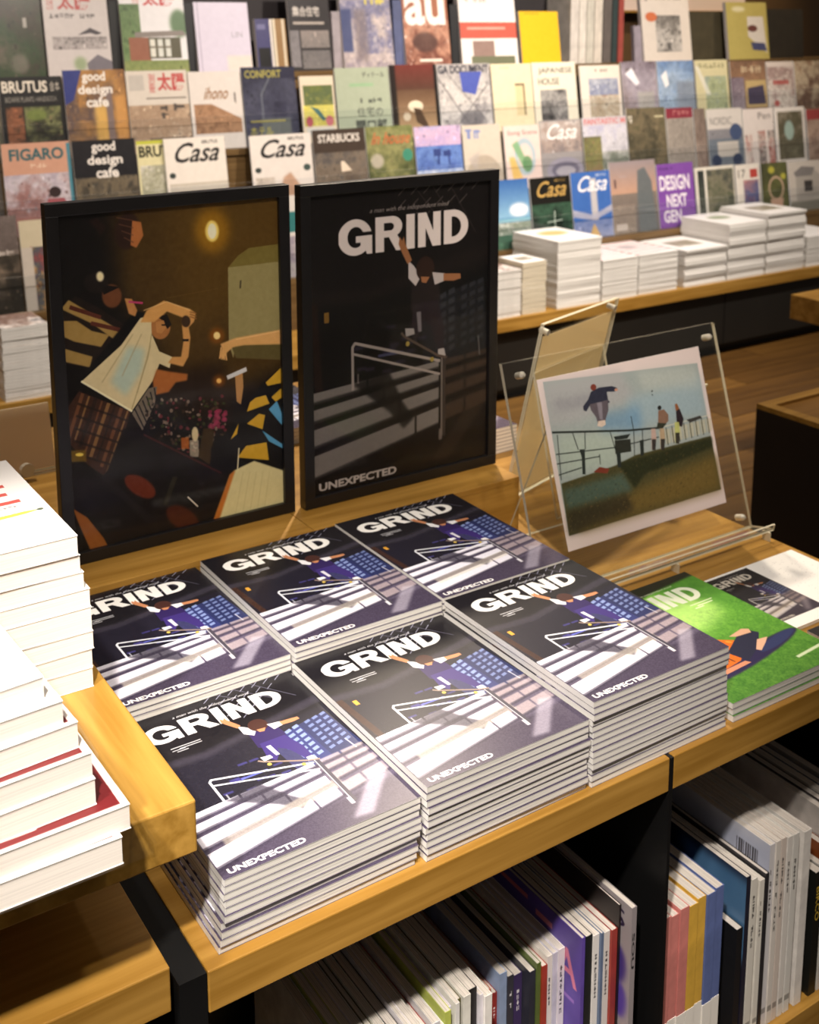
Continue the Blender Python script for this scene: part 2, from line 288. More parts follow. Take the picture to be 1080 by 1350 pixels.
def cover_art(w, h, dark=False, ss=2):
    k = (lambda c, d: d if dark else c)
    A = Art(w, h, k((30, 28, 33), (17, 13, 13)), ss)
    A.poly([(0, .38), (1, .3), (1, .66), (0, .72)], k((34, 32, 44), (10, 9, 10)), 1, 8)
    A.poly([(0, .31), (.3, .33), (1, .22), (1, .27), (.3, .37), (0, .36)], k((66, 62, 76), (26, 20, 19)), .7, 8)
    for i in range(7):      # roof struts, top right
        x = .52+.07*i
        for j in range(5):
            a = x-.075*j; b = .0+.045*j
            if a > .45+.03*j: A.line([(a, b), (a-.045, b+.028)], .0035, k((190, 190, 215), (96, 88, 84)), .75)
    for i in range(3): A.line([(.56+.1*i, 0), (.68+.12*i, .1+.04*i)], .003, k((120, 118, 140), (55, 48, 46)), .8)
    bl = k((138, 156, 208), (44, 46, 52)); bd = k((52, 58, 112), (22, 23, 28))
    A.poly([(.63, .41), (.8, .37), (.82, .63), (.68, .64)], bd); A.poly([(.8, .37), (.97, .345), (1, .6), (.82, .63)], k((44, 50, 92), (20, 21, 25)))
    for j in range(7):
        y = .395+.033*j
        for i in range(3): A.poly([(.66+.05*i, y-.012*i), (.695+.05*i, y-.009-.012*i), (.697+.05*i, y+.010-.012*i), (.662+.05*i, y+.018-.012*i)], bl, .95, .9)
        for i in range(3): A.poly([(.835+.05*i, y-.03-.008*i), (.868+.05*i, y-.038-.008*i), (.87+.05*i, y-.022-.008*i), (.837+.05*i, y-.014-.008*i)], bl, .7, .9)
    A.poly([(.6, .44), (.66, .4), (.7, .64), (.62, .64)], k((58, 58, 98), (24, 24, 30)))
    A.line([(.02, .36), (.045, .66)], .03, k((66, 44, 38), (32, 19, 14)), .9, 2); A.rect(.075, .385, .1, .42, k((220, 160, 60), (120, 88, 36)))
    for i in range(16):
        x = .2+.5*RS.rand(); y = .46+.18*RS.rand(); A.rect(x, y, x+.05, y+.012, k((70, 66, 140), (44, 40, 60)), .7, 1)
    A.rect(.36, .555, .5, .565, k((110, 120, 230), (70, 72, 105)), .8)
    # stairs; the bright version has spotlight glare painted into its steps
    A.poly([(0, .66), (1, .62), (1, 1), (0, 1)], k((92, 84, 106), (24, 19, 17)), 1, 1)
    A.poly([(0, .9), (1, .84), (1, 1), (0, 1)], k((70, 62, 82), (17, 13, 12)), 1, 6)
    L = [(.648, .688), (.705, .752), (.772, .838), (.862, .945)]; Rr = [(.600, .622), (.636, .664), (.682, .722), (.745, .8)]
    st = k((236, 234, 248), (116, 110, 106)); 
    for n_, ((a, b), (c, d)) in enumerate(zip(L, Rr)):
        f = lambda u, p, q: p+(q-p)*u
        cuts = [0, .30+.09*n_, .71, .86, 1.]
        for i in range(len(cuts)-1):
            u0, u1 = cuts[i]+.006, cuts[i+1]-.006
            q = [(u0, f(u0, a, c)), (u1, f(u1, a, c)), (u1, f(u1, b, d)), (u0, f(u0, b, d))]
            if cuts[i+1] > .75: A.poly(q, k((188, 172, 176), (66, 50, 40)), .75, 2)
            else: A.poly(q, st, 1, .8)
        A.poly([(0, f(0, b, d)-.01), (1, f(1, b, d)-.006), (1, f(1, b, d)+.008), (0, f(0, b, d)+.014)], k((60, 54, 72), (12, 9, 9)), .7, 2)
    A.poly([(.22, .64), (.42, .62), (.5, .74), (.56, .8), (.5, .83), (.42, .76)], k((56, 52, 66), (12, 10, 10)), .8, 4)
    if not dark: A.poly([(.1, .82), (.75, .74), (.75, .79), (.1, .87)], (226, 216, 196), .5, 3)
    A.poly([(.66, .97), (.9, .78), (.98, .8), (.76, .98)], k((206, 200, 216), (52, 40, 32)), .55, 6)
    A.noise(0, .62, 1, 1, k(14, 7), 90, 3); A.noise(0, 0, 1, .62, k(5, 4), 60, 4)
    masthead(A, k(.085, .155), k(.08, .093), k(.85, .875), k(.198, .21), k(W_, (222, 210, 206)))
    A.text('a man with the independent mind', k(.28, .32), k(.048, .062), k(.72, .76), k(.068, .082), k((230, 228, 230), (160, 150, 146)), shear=.3)
    if not dark:
        for x0, x1, y in ((.17, .33, .245), (.21, .33, .258), (.17, .24, .262), (.19, .25, .274)): A.rect(x0, y, x1, y+.005, (205, 205, 210), .9)
    # rail
    rl = k((226, 228, 236), (150, 140, 134)); A.line([(.222, .66), (.222, .515), (.235, .503), (.71, .615)], .010, rl); A.line([(.225, .538), (.71, .662)], .0085, rl)
    A.line([(.73, .6), (.73, .885)], .022, k((74, 70, 82), (56, 48, 44))); A.line([(.722, .6), (.722, .885)], .004, k((200, 198, 210), (120, 112, 106))); A.rect(.705, .86, .725, .9, k((240, 238, 246), (110, 100, 94)), .9, 1)
    A.line([(.25, .64), (.25, .61)], .006, rl, .6)
    # skater
    pu = k((62, 48, 116), (34, 26, 32)); sk = k((196, 134, 96), (150, 100, 66))
    A.poly([(.55, .3), (.62, .27), (.7, .31), (.71, .38), (.7, .44), (.6, .46), (.54, .42)], k((50, 38, 88), (30, 23, 24)))
    A.poly([(.56, .4), (.7, .4), (.735, .5), (.735, .585), (.7, .585), (.66, .49), (.62, .46), (.6, .5), (.57, .53), (.54, .5)], pu)
    A.poly([(.53, .25), (.56, .27), (.6, .31), (.57, .34), (.53, .31)], k((235, 235, 240), (190, 180, 178)))
    A.poly([(.475, .19), (.482, .165), (.495, .18), (.505, .165), (.512, .19), (.55, .25), (.525, .262), (.49, .215)], sk)
    A.ell(.625, .285, .052, .042, k((70, 44, 40), (44, 28, 22))); A.poly([(.6, .31), (.65, .315), (.63, .335), (.605, .33)], sk)
    A.poly([(.665, .3), (.74, .31), (.74, .335), (.68, .345)], k((235, 235, 240), (180, 170, 168))); A.poly([(.73, .31), (.8, .315), (.83, .318), (.832, .335), (.79, .34), (.73, .335)], sk)
    A.poly([(.575, .43), (.6, .43), (.605, .5), (.585, .5)], k((225, 222, 235), (110, 104, 108)))
    A.poly([(.51, .48), (.56, .485), (.565, .505), (.515, .51)], k((240, 240, 244), (150, 144, 142))); A.poly([(.7, .572), (.735, .572), (.745, .6), (.7, .6)], k((240, 240, 244), (165, 158, 155)))
    A.line([(.49, .495), (.51, .51), (.7, .595), (.75, .607)], .009, k((150, 130, 120), (80, 66, 58)))
    A.ell(.525, .535, .011, .009, k((220, 190, 90), (150, 130, 60))); A.ell(.665, .605, .011, .009, k((220, 190, 90), (150, 130, 60)))
    A.line([(.94, .55), (.95, .62)], .006, k((200, 200, 215), (90, 88, 88)), .8)
    A.text('UNEXPECTED', .035, .957, k(.41, .46), .985, k(W_, (186, 178, 174)), off=.04)
    return A.done()
def party_art(w, h):
    A = Art(w, h, (12, 8, 6), 2, [(190, 160), (955, 98), (970, 1168), (215, 1312)])
    A.poly([(380, 140), (960, 90), (965, 700), (700, 800), (560, 700), (400, 420)], (74, 52, 14), 1, 30)
    A.poly([(560, 120), (960, 90), (960, 420), (620, 560)], (92, 66, 18), .8, 40)
    A.poly([(480, 700), (760, 660), (780, 900), (560, 820)], (34, 20, 8), .9, 20)
    A.ell(722, 215, 60, 75, (170, 120, 20), .8, 14); A.ell(722, 217, 24, 36, (255, 226, 120), 1, 2); A.ell(722, 217, 15, 26, (255, 248, 214), 1, 1)
    A.ell(430, 215, 42, 62, (46, 26, 18), 1, 3, .2); A.poly([(448, 180), (478, 185), (485, 230), (460, 270), (440, 262)], (190, 116, 62), 1, 1)
    for i in range(4): A.line([(395+8*i, 170+22*i), (450, 180+24*i)], .004, (110, 70, 50), .7)
    A.poly([(812, 300), (850, 275), (956, 262), (958, 320), (778, 358), (776, 340)], (122, 108, 50)); A.poly([(776, 340), (958, 322), (958, 560), (800, 600), (790, 650), (775, 600)], (154, 142, 92)); A.poly([(780, 600), (960, 600), (960, 660), (800, 650)], (96, 84, 44)); A.line([(820, 385), (818, 410)], .005, (60, 50, 30))
    A.line([(560, 440), (740, 410)], .002, (120, 90, 40), .5)
    sw = [(195, 470), (250, 428), (330, 470), (430, 540), (400, 590), (320, 640), (292, 672), (196, 652)]
    A.poly(sw, (30, 20, 14))
    for q in ([(198, 470), (225, 440), (420, 560), (395, 590), (300, 520)], [(196, 510), (250, 510), (300, 545), (360, 560), (330, 600), (240, 580), (197, 560)], [(197, 600), (300, 632), (290, 668), (197, 645)]):
        A.poly(q, (170, 138, 74), 1, 1)
    for a, b in (((230, 465), (330, 500)), ((300, 520), (400, 545))): A.line([a, b], .012, (90, 40, 26))
    A.poly([(292, 670), (400, 590), (470, 510), (490, 490), (450, 480), (330, 620), (260, 700)], (8, 6, 6), 1, 2)
    A.ell(320, 385, 42, 34, (26, 20, 16)); A.ell(372, 430, 34, 40, (112, 66, 36), 1, 2); A.poly([(330, 390), (400, 400), (345, 425)], (20, 14, 12)); A.ell(334, 364, 13, 17, (255, 240, 190), 1, 2)
    A.poly([(415, 438), (440, 440), (458, 480), (450, 500), (428, 490)], (196, 136, 78), 1, 1); A.line([(430, 450), (476, 455)], .006, (190, 60, 110))
    # plaid skirt
    A.poly([(250, 748), (425, 822), (375, 990), (325, 1040), (270, 1000), (208, 920), (212, 800)], (60, 34, 20))
    for i in range(8): A.line([(262+22*i, 758+9*i), (212+18*i, 900+18*i)], .006 if i % 2 else .011, [(120, 74, 40), (150, 112, 62), (34, 24, 18)][i % 3], .8)
    for i in range(5): A.line([(245-6*i, 790+42*i), (415-14*i, 855+38*i)], .007, (20, 14, 12), .6)
    # shirt and person
    A.ell(535, 535, 36, 44, (176, 116, 62), 1, 1); A.poly([(520, 500), (560, 495), (575, 530), (560, 545), (545, 515)], (22, 14, 10))
    A.poly([(468, 505), (505, 500), (505, 560), (530, 620), (575, 640), (565, 678), (530, 662), (505, 720), (430, 822), (340, 770), (260, 715), (400, 595)], (226, 208, 160))
    A.poly([(420, 600), (480, 610), (470, 680), (410, 770), (360, 720)], (186, 206, 190), .9, 8); A.line([(430, 822), (260, 715)], .006, (250, 240, 200)); A.line([(505, 560), (490, 640), (430, 815)], .003, (170, 150, 100), .8)
    A.poly([(468, 520), (490, 480), (550, 448), (640, 478), (660, 492), (655, 518), (628, 512), (560, 485), (515, 520)], (222, 164, 92), 1, 1); A.poly([(610, 512), (640, 505), (655, 520), (635, 540), (640, 575), (632, 640), (612, 674), (560, 660), (575, 640), (606, 640), (615, 590)], (214, 156, 88), 1, 1); A.rect(612, 580, 634, 588, (20, 14, 10)); A.ell(625, 520, 16, 20, (60, 40, 24), 1, 1)
    A.poly([(505, 720), (520, 680), (565, 690), (628, 700), (625, 722), (585, 728), (560, 760), (510, 770)], (176, 104, 48), 1, 2)
    A.poly([(430, 830), (490, 745), (520, 740), (510, 800), (465, 890)], (120, 108, 92)); 
    for i in range(6): A.line([(440+14*i, 815-14*i), (470+9*i, 880-20*i)], .004, (30, 26, 30))
    A.ell(733, 571, 28, 28, (150, 84, 14), .7, 6); A.ell(733, 571, 12, 13, (255, 226, 150), 1, 1); A.ell(738, 727, 22, 22, (150, 84, 14), .7, 6); A.ell(738, 727, 9, 9, (255, 200, 110), 1, 1)
    r = np.random.RandomState(5)
    for i in range(260):
        x = 480+290*r.rand(); y = 780+230*r.rand()
        if y > 1010-(760-x)*.42+30: continue
        A.ell(x, y, 3+5*r.rand(), 3+5*r.rand(), [(120, 40, 46), (34, 24, 20), (84, 60, 40), (60, 70, 26), (150, 130, 110), (20, 14, 12)][r.randint(6)], .8, 0, n=6)
    for i in range(30): A.ell(700+60*r.rand(), 830+60*r.rand(), 8, 7, (160, 50, 84), .7, 0, n=6)
    A.ell(650, 910, 12, 26, (240, 220, 170), .9, 1); A.rect(630, 930, 662, 990, (210, 196, 170), .7, 1); A.rect(600, 920, 628, 960, (200, 110, 40), .8, 1)
    A.poly([(680, 890), (720, 900), (700, 1020), (660, 990)], (60, 44, 20)); 
    A.poly([(400, 880), (470, 900), (760, 1055), (720, 1225), (345, 1305), (215, 1050), (330, 1045)], (18, 14, 15), 1, 3); A.line([(470, 905), (740, 1050)], .006, (70, 24, 20), .9)
    A.ell(452, 1085, 62, 32, (104, 42, 22), 1, 2, .6); A.ell(600, 1205, 66, 38, (74, 32, 18), 1, 3, .6); A.line([(540, 1150), (575, 1060)], .016, (42, 40, 26)); A.line([(620, 1130), (655, 1165)], .004, (240, 230, 210))
    A.poly([(215, 1150), (265, 1185), (320, 1260), (345, 1312), (280, 1320), (240, 1220)], (150, 88, 36), 1, 1); A.rect(215, 950, 268, 990, (120, 92, 20), .9, 2); A.ell(245, 965, 14, 6, (240, 210, 90))
    sk2 = (226, 172, 104); A.poly([(745, 600), (800, 580), (960, 555), (962, 606), (830, 606), (790, 612), (770, 628), (752, 655), (742, 640), (752, 618)], sk2, 1, 1)
    A.poly([(795, 700), (822, 690), (825, 750), (815, 812), (800, 800)], (190, 140, 84)); A.line([(770, 716), (834, 690)], .014, (220, 220, 220))
    bk = (14, 12, 12); A.poly([(966, 682), (970, 1045), (850, 1015), (760, 1050), (705, 1030), (705, 960), (790, 880), (830, 830), (890, 740)], bk)
    ye = (214, 168, 46)
    for q in ([(905, 738), (962, 686), (965, 740), (912, 750)], [(868, 790), (905, 782), (918, 812), (836, 838), (848, 805)], [(836, 880), (880, 846), (902, 852), (892, 902)], [(776, 934), (806, 878), (800, 915)], [(832, 958), (906, 948), (914, 1012), (800, 998)], [(925, 790), (966, 755), (966, 790), (940, 806)]): A.poly(q, ye)
    for q in ([(915, 832), (945, 804), (968, 862), (968, 896)], [(890, 905), (968, 960), (968, 974), (915, 945)]): A.poly(q, (92, 164, 206))
    A.poly([(790, 1042), (860, 1012), (970, 1052), (972, 1172), (708, 1228), (772, 1060)], (226, 214, 158), 1, 1); A.poly([(772, 1056), (792, 1042), (728, 1226), (704, 1230)], (196, 116, 44), 1, 2); A.line([(806, 965), (800, 1040)], .004, (230, 220, 180))
    for q in (((470, 560), (400, 700)), ((500, 600), (450, 760)), ((440, 560), (330, 720))): A.line(q, .003, (176, 158, 112), .8, 1)
    for i in range(4): A.line([(748+5*i, 612+6*i), (742+8*i, 650+2*i)], .005, (226, 172, 104))
    for i in range(3): A.line([(640, 488+8*i), (662, 494+9*i)], .004, (150, 100, 52), .9)
    A.line([(480, 480), (560, 452), (640, 482)], .003, (244, 196, 130), .8); A.line([(800, 586), (958, 560)], .003, (250, 206, 140), .8)
    A.poly([(520, 520), (548, 515), (556, 540), (540, 560), (522, 556)], (196, 136, 76)); A.rect(540, 528, 556, 533, (40, 26, 18))
    for i in range(5): A.line([(820+24*i, 1050), (790+26*i, 1200)], .002, (196, 182, 124), .7, 1)
    A.poly([(300, 180), (330, 168), (360, 200), (340, 230)], (40, 22, 16), .8, 3)
    A.noise(0, 0, 1, 1, 7, 90, 9)
    return A.done()
def skate_art(w, h):
    A = Art(w, h, (222, 206, 204), 2, [(95, 185), (920, 40), (1062, 855), (268, 1085)])
    im = [(128, 196), (915, 128), (1035, 788), (270, 1004)]
    A.poly(im, (156, 166, 166))
    for q, c in (([(130, 200), (520, 150), (600, 300), (300, 420), (160, 440)], (172, 168, 172)), ([(560, 300), (930, 200), (960, 400), (560, 460)], (150, 176, 192)), ([(420, 380), (620, 340), (640, 470), (430, 480)], (96, 138, 176)), ([(180, 300), (420, 260), (400, 330), (190, 350)], (132, 132, 140)), ([(600, 160), (900, 140), (930, 260), (640, 260)], (186, 192, 186)), ([(200, 480), (520, 480), (520, 640), (230, 700)], (176, 190, 176))): A.poly(q, c, .6, 14)
    A.poly([(228, 735), (500, 650), (600, 600), (985, 512), (1036, 788), (270, 1004)], (74, 70, 42), 1, 1)
    A.poly([(600, 780), (1010, 610), (1036, 788), (330, 985), (300, 960)], (112, 92, 46), .9, 14); A.poly([(235, 770), (540, 690), (590, 780), (262, 870)], (76, 94, 84), .9, 8); A.poly([(262, 880), (560, 800), (600, 880), (270, 1000)], (50, 44, 30), .8, 10); A.poly([(510, 640), (990, 520), (992, 570), (650, 700), (600, 770)], (40, 44, 26), .9, 4)
    dk = (40, 46, 44)
    A.line([(180, 466), (560, 470), (720, 462)], .012, dk); A.line([(720, 462), (985, 402)], .005, (210, 206, 186))
    for a, b in (((200, 582), (500, 556)), ((205, 632), (420, 600)), ((215, 690), (330, 655)), ((500, 556), (720, 510))): A.line([a, b], .006, dk)
    for a, b in (((205, 480), (228, 715)), ((282, 470), (312, 560)), ((345, 472), (348, 560)), ((472, 470), (520, 640)), ((420, 590), (424, 640)), ((635, 470), (640, 600)), ((578, 396), (592, 470)), ((592, 470), (596, 600))): A.line([a, b], .006, dk)
    A.poly([(318, 560), (345, 560), (350, 690), (335, 690), (330, 600)], dk); A.poly([(496, 520), (575, 515), (580, 580), (500, 590)], (44, 46, 40)); A.poly([(490, 500), (575, 488), (560, 512), (500, 518)], dk); A.poly([(622, 525), (642, 520), (645, 600), (628, 605)], dk); A.poly([(505, 585), (525, 580), (530, 660), (512, 660)], dk)
    for i in range(9): A.poly([(720+30*i, 480-7*i), (745+30*i, 474-7*i), (752+30*i, 548-8*i), (728+30*i, 556-8*i)], (196, 188, 160), .6); A.line([(726+30*i, 470-7*i), (738+30*i, 560-8*i)], .007, (60, 60, 48))
    A.poly([(860, 425), (930, 405), (940, 418), (880, 440)], (60, 58, 56)); A.poly([(390, 680), (420, 655), (470, 665), (460, 690)], (120, 54, 40)); 
    # jumping person, back view
    j = (46, 48, 64); A.poly([(375, 258), (415, 238), (480, 232), (506, 242), (512, 255), (495, 262), (455, 262), (462, 305), (472, 318), (455, 325), (372, 325), (352, 362), (338, 355), (335, 335), (360, 300)], j)
    A.ell(387, 235, 15, 17, (120, 58, 46)); A.ell(503, 253, 9, 7, (190, 140, 120)); A.poly([(368, 325), (462, 305), (464, 360), (452, 400), (448, 425), (410, 425), (402, 395), (375, 355)], (92, 84, 92)); A.poly([(405, 318), (430, 315), (436, 410), (420, 405)], (140, 134, 146), .8, 1); A.poly([(412, 415), (448, 410), (450, 435), (430, 447), (408, 440)], (210, 190, 176))
    # two people on the rail
    A.poly([(716, 372), (745, 366), (768, 395), (768, 430), (740, 450), (715, 440)], (130, 100, 84)); A.ell(722, 357, 10, 12, (34, 34, 32)); A.poly([(712, 435), (760, 440), (735, 470), (710, 460)], (52, 54, 44))
    A.poly([(806, 372), (826, 366), (846, 420), (838, 460), (812, 452)], (44, 34, 40)); A.poly([(800, 340), (812, 338), (824, 366), (806, 378)], (140, 88, 56))
    for x, y, c in ((690, 500, (190, 160, 150)), (735, 500, (176, 150, 120)), (810, 470, (186, 190, 110))): A.poly([(x-10, y-35), (x+12, y-35), (x+18, y+20), (x+8, y+75), (x-6, y+75)], c, .9); A.poly([(x-6, y+20), (x+16, y+20), (x+14, y+78), (x-4, y+76)], (44, 40, 40), .9)
    r = np.random.RandomState(4)
    for i in range(420):
        t = r.rand(); u = r.rand(); x = 250+740*t; y0 = 735-215*t; y = y0+(1000-200*t-y0)*u
        A.line([(x, y), (x+14*r.rand()-4, y-12*r.rand())], .003, [(150, 120, 70), (46, 44, 24), (104, 96, 50), (30, 32, 20), (120, 84, 52)][r.randint(5)], .55)
    A.ell(685, 268, 4, 5, dk); A.ell(686, 287, 3, 4, dk); A.noise(.04, .1, .96, .9, 7, 60, 2)
    return A.done()
def grass_art(w, h):
    A = Art(w, h, (96, 156, 52), 2)
    A.grad(0, 0, 1, 1, (118, 196, 64), (70, 120, 40)); A.ell(.35, .3, .5, .2, (190, 236, 130), .8, 26); A.poly([(.5, 0), (1, 0), (1, .5), (.8, .3)], (74, 136, 44), .7, 18)
    A.noise(0, 0, 1, 1, 16, 40, 2, (1, 1, .5)); A.noise(0, .35, 1, 1, 26, 90, 5, (1, 1, .5))
    A.poly([(0, 0), (1, 0), (1, .05), (.6, .075), (.25, .13), (0, .17)], (24, 26, 18), .96, 5)
    masthead(A, .1, .11, .86, .25, (240, 248, 226)); A.text('a man with the independent mind', .28, .072, .76, .092, (230, 230, 220), shear=.3)
    for x0, x1, y in ((.66, .86, .28), (.7, .84, .3), (.66, .74, .315)): A.rect(x0, y, x1, y+.007, (240, 245, 220), .9)
    A.ell(.5, .78, .5, .05, (40, 34, 74), 1, 3, -.12); A.ell(.78, .745, .2, .03, (46, 54, 96), 1, 2, -.15)
    A.poly([(.08, .56), (.18, .53), (.42, .56), (.56, .64), (.52, .72), (.4, .78), (.2, .8), (.06, .76)], (226, 110, 34), 1, 1)
    r = np.random.RandomState(3)
    for i in range(60):
        x, y = .1+.42*r.rand(), .56+.2*r.rand(); A.ell(x, y, .02, .008, [(246, 170, 60), (196, 76, 26), (90, 54, 24)][r.randint(3)], .8, 0, r.rand()*3, n=7)
    A.poly([(.4, .7), (.6, .62), (.72, .6), (.76, .65), (.62, .74), (.44, .8)], (36, 38, 62)); A.poly([(.56, .6), (.7, .58), (.74, .6), (.72, .63), (.6, .62)], (216, 170, 140)); A.poly([(.12, .8), (.42, .79), (.44, .815), (.14, .83)], (208, 140, 110)); A.poly([(.58, .75), (.68, .69), (.76, .7), (.7, .73), (.6, .77)], (222, 176, 148))
    A.line([(.72, .9), (.96, .885)], .018, (236, 240, 216), .8, 1)
    return A.done()
rnd = random.Random(11)
# ------------------------------------------------------------------ palette
OAK = wood('oak_wood', (146, 106, 42), (192, 148, 74), 'X'); OAKY = wood('oak_wood_lengthwise', (152, 112, 44), (198, 154, 76), 'Y')
BLACK = mat('black_panel', (20, 18, 17), .45, var=.15, scale=8); STEEL = mat('black_steel', (16, 16, 17), .4, spec=.4)
CABI = mat('dark_cabinet', (24, 22, 19), .5, var=.12, scale=5); RACKB = wood('rack_board', (92, 70, 42), (126, 100, 64), 'X')
PG = pages('white_pages', (232, 228, 222), 'Z', 1100, .86); PGW = pages('book_pages', (240, 232, 224), 'Z', 900, .93); PGU = pages('upright_pages', (214, 206, 198), 'X', 1500, .8); PGC = pages('cream_pages', (226, 214, 190), 'Z', 700, .7)
ACR = clear('acrylic', (.985, .99, .985), 1.1); GLZ = clear('frame_glazing', (1, 1, 1), .4, .08); ACE = mat('acrylic_edge', (214, 206, 182), .25, spec=.7); CHR = mat('polished_stud', (216, 210, 196), .3, metal=.5)  # acrylic_edge: gleam of the cut edges put into its pale colour
WHT = mat('white_card', (238, 234, 228), .5); FILM = clear('plastic_film', (.98, .98, 1), 2.6, .12)
# ------------------------------------------------------------------ setting: floor and walls
FZ = -.575
b = MB(); b.box(-3.2, -2.6, FZ-.06, 6.2, 4.1, FZ-.012); fl = tag(b.build('floor', mat('subfloor', (60, 42, 24), .8)), kind='structure')
FL = [wood('floor_oak_%d' % i, c0, c1, 'X', .42, .7) for i, (c0, c1) in enumerate((((86, 58, 24), (122, 86, 40)), ((98, 68, 30), (136, 98, 48)), ((78, 52, 22), (112, 78, 36))))]
pm = []
for i in range(3):
    b = MB(); b.box(0, 0, -.012, 1.196, .127, 0); pm.append(b.mesh('plank', [FL[i]]))
for j in range(22):
    y = .02+.13*j
    for i in range(5):
        x = .6+1.2*i-(.4*(j % 3)); 
        if x > 5: continue
        o = bpy.data.objects.new('plank', pm[(i*7+j*5+(j*j) % 3) % 3]); C.objects.link(o); o.parent = fl; o.location = (x, y, FZ)
WALL = mat('wall_paint', (96, 70, 40), .7, var=.08, scale=2)
b = MB(); b.box(-3.2, 4.0, FZ-.012, 6.2, 4.1, 2.4); tag(b.build('wall_back', WALL), kind='structure')
# ------------------------------------------------------------------ near display tables
def table_top(name, x0, x1, y0, y1, z0, z1, label, mat_=OAK, fz=None):
    t = thing(name, label, 'table', (x0, y0, FZ)); D = lambda z: z-FZ; w = x1-x0; d = y1-y0
    b = MB(); b.box(0, 0, D(z0), w, d, D(z1)); b.build('tabletop', mat_, t, bevel=.0015); return t, w, d, D
t1, w, d, D = table_top('display_table', -.026, .589, -.012, 1.36, -.046, 0, 'low oak display table under the six skateboard-cover stacks, black side panels')
b = MB(); b.box(-.029, .001, 0, -.001, d, D(-.001)); b.build('side_panel', STEEL, t1)
b = MB(); b.box(w+.0005, -.001, 0, w+.0055, d, D(-.0005)); b.build('divider_panel', STEEL, t1)
b = MB(); b.box(0, 0, D(-.555), w, .34, D(-.51)); b.build('lower_shelf', OAK, t1, bevel=.001)
b = MB(); b.box(.0, .34, 0, w, .35, D(-.047)); b.build('back_panel', BLACK, t1); b = MB(); b.box(.02, .03, 0, w-.02, .33, D(-.556)); b.build('plinth', BLACK, t1)
t2, w, d, D = table_top('display_table', .5955, 1.206, -.012, 1.36, -.046, 0, 'low oak display table under the clear photo stands, green-cover stack at its front corner')
b = MB(); b.box(w-.006, 0.001, 0, w, d, D(-.047)); b.build('side_panel', STEEL, t2); b = MB(); b.box(0, 0, D(-.555), w-.007, .34, D(-.51)); b.build('lower_shelf', OAK, t2, bevel=.001)
b = MB(); b.box(.0, .34, 0, w-.007, .35, D(-.047)); b.build('back_panel', BLACK, t2); b = MB(); b.box(.02, .03, 0, w-.02, .33, D(-.556)); b.build('plinth', BLACK, t2)
# riser boxes behind the stacks
for i, (x0, x1, lb) in enumerate(((-.024, .4405, 'oak riser block under the framed party photograph'), (.4415, .858, 'oak riser block under the framed skateboard poster'))):
    o = thing('wooden_riser', lb, 'riser', (x0, .613, 0)); ww = x1-x0
    b = MB(); b.box(0, 0, .0895, ww, .72, .1); b.build('top_board', OAK, o, bevel=.0008)
    b = MB(); b.box(.0005, .0005, .0003, ww-.0005, .7195, .0893); b.build('box_body', OAK, o)
# left table, higher
t3 = thing('display_table', 'higher oak display table at the left with white book piles and a slatted lower shelf', 'table', (-1.0, -.006, FZ)); D = lambda z: z-FZ
t3['label'] = 'higher oak display table at the left edge carrying the white book piles'
b = MB(); b.box(0, 0, D(.126), .971, 1.3, D(.18)); b.build('tabletop', OAKY, t3, bevel=.002)
b = MB(); b.box(0, -.002, D(-.028), .938, 1.0, D(.02)); b.build('lower_shelf', OAK, t3, bevel=.0015)
b = MB(); b.box(.0, .45, 0, .938, .46, D(-.03)); b.build('back_panel', BLACK, t3); b = MB(); b.box(.87, .25, D(.021), .936, .9, D(.125)); b.build('upright', BLACK, t3); b = MB(); b.box(0, .25, D(.021), .06, .9, D(.125)); b.build('upright', BLACK, t3)
b = MB(); b.box(.86, .3, 0, .93, .44, D(-.03)); b.build('leg', BLACK, t3); b = MB(); b.box(0, .3, 0, .07, .44, D(-.03)); b.build('leg', BLACK, t3)
# right hand pieces
rb = thing('low_cabinet', 'dark low cabinet with oak-rimmed top standing right of the photo stand', 'cabinet', (1.787, -.3, FZ))
b = MB(); b.box(0, 0, 0, .8, 1.164, D(-.012)); b.build('body', mat('cabinet_brown', (30, 24, 20), .5, var=.1, scale=6), rb)
b = MB()
for q in ((0, 0, .8, .03), (0, 1.134, .8, 1.164), (0, .03, .03, 1.134), (.77, .03, .8, 1.134)): b.box(q[0], q[1], D(-.012), q[2], q[3], D(0))
b.build('rim', OAK, rb); b = MB(); b.box(.03, .03, D(-.0119), .77, 1.134, D(-.008)); b.build('inset_top', wood('oak_darker', (120, 84, 36), (150, 108, 52), 'X'), rb)  # inset board in a darker oak tone than the rim
o = thing('display_table', 'oak-topped table end jutting in at the right edge in front of the back counter', 'table', (2.82, .7, FZ))
b = MB(); b.box(0, 0, D(-.083), .9, .89, D(0)); b.build('tabletop', OAK, o, bevel=.0015); b = MB(); b.box(.3, .02, 0, .88, .85, D(-.084)); b.build('body', BLACK, o)
# back counter
ct = thing('back_counter', 'long oak-topped counter with black cupboards below the magazine rack', 'counter', (-1.2, 2.56, FZ)); zc = -.226
b = MB(); b.box(0, 0, D(zc)-.052, 6.8, .9, D(zc)); b.build('countertop', OAK, ct, bevel=.0015); b = MB(); b.box(0, .04, .05, 6.8, .88, D(zc)-.053); b.build('cabinet_body', CABI, ct); b = MB(); b.box(0, .09, 0, 6.8, .85, .049); b.build('plinth', STEEL, ct)
sx = float(U(952, 420, 1, 2.6)[0])+1.2
for k in range(-4, 4):
    x = sx+.9*k
    if x < 0 or x+.9 > 6.8: continue
    b = MB(); b.box(x+.003, .028, .055, x+.897, .0395, D(zc)-.056); b.build('cupboard_door', CABI, ct)
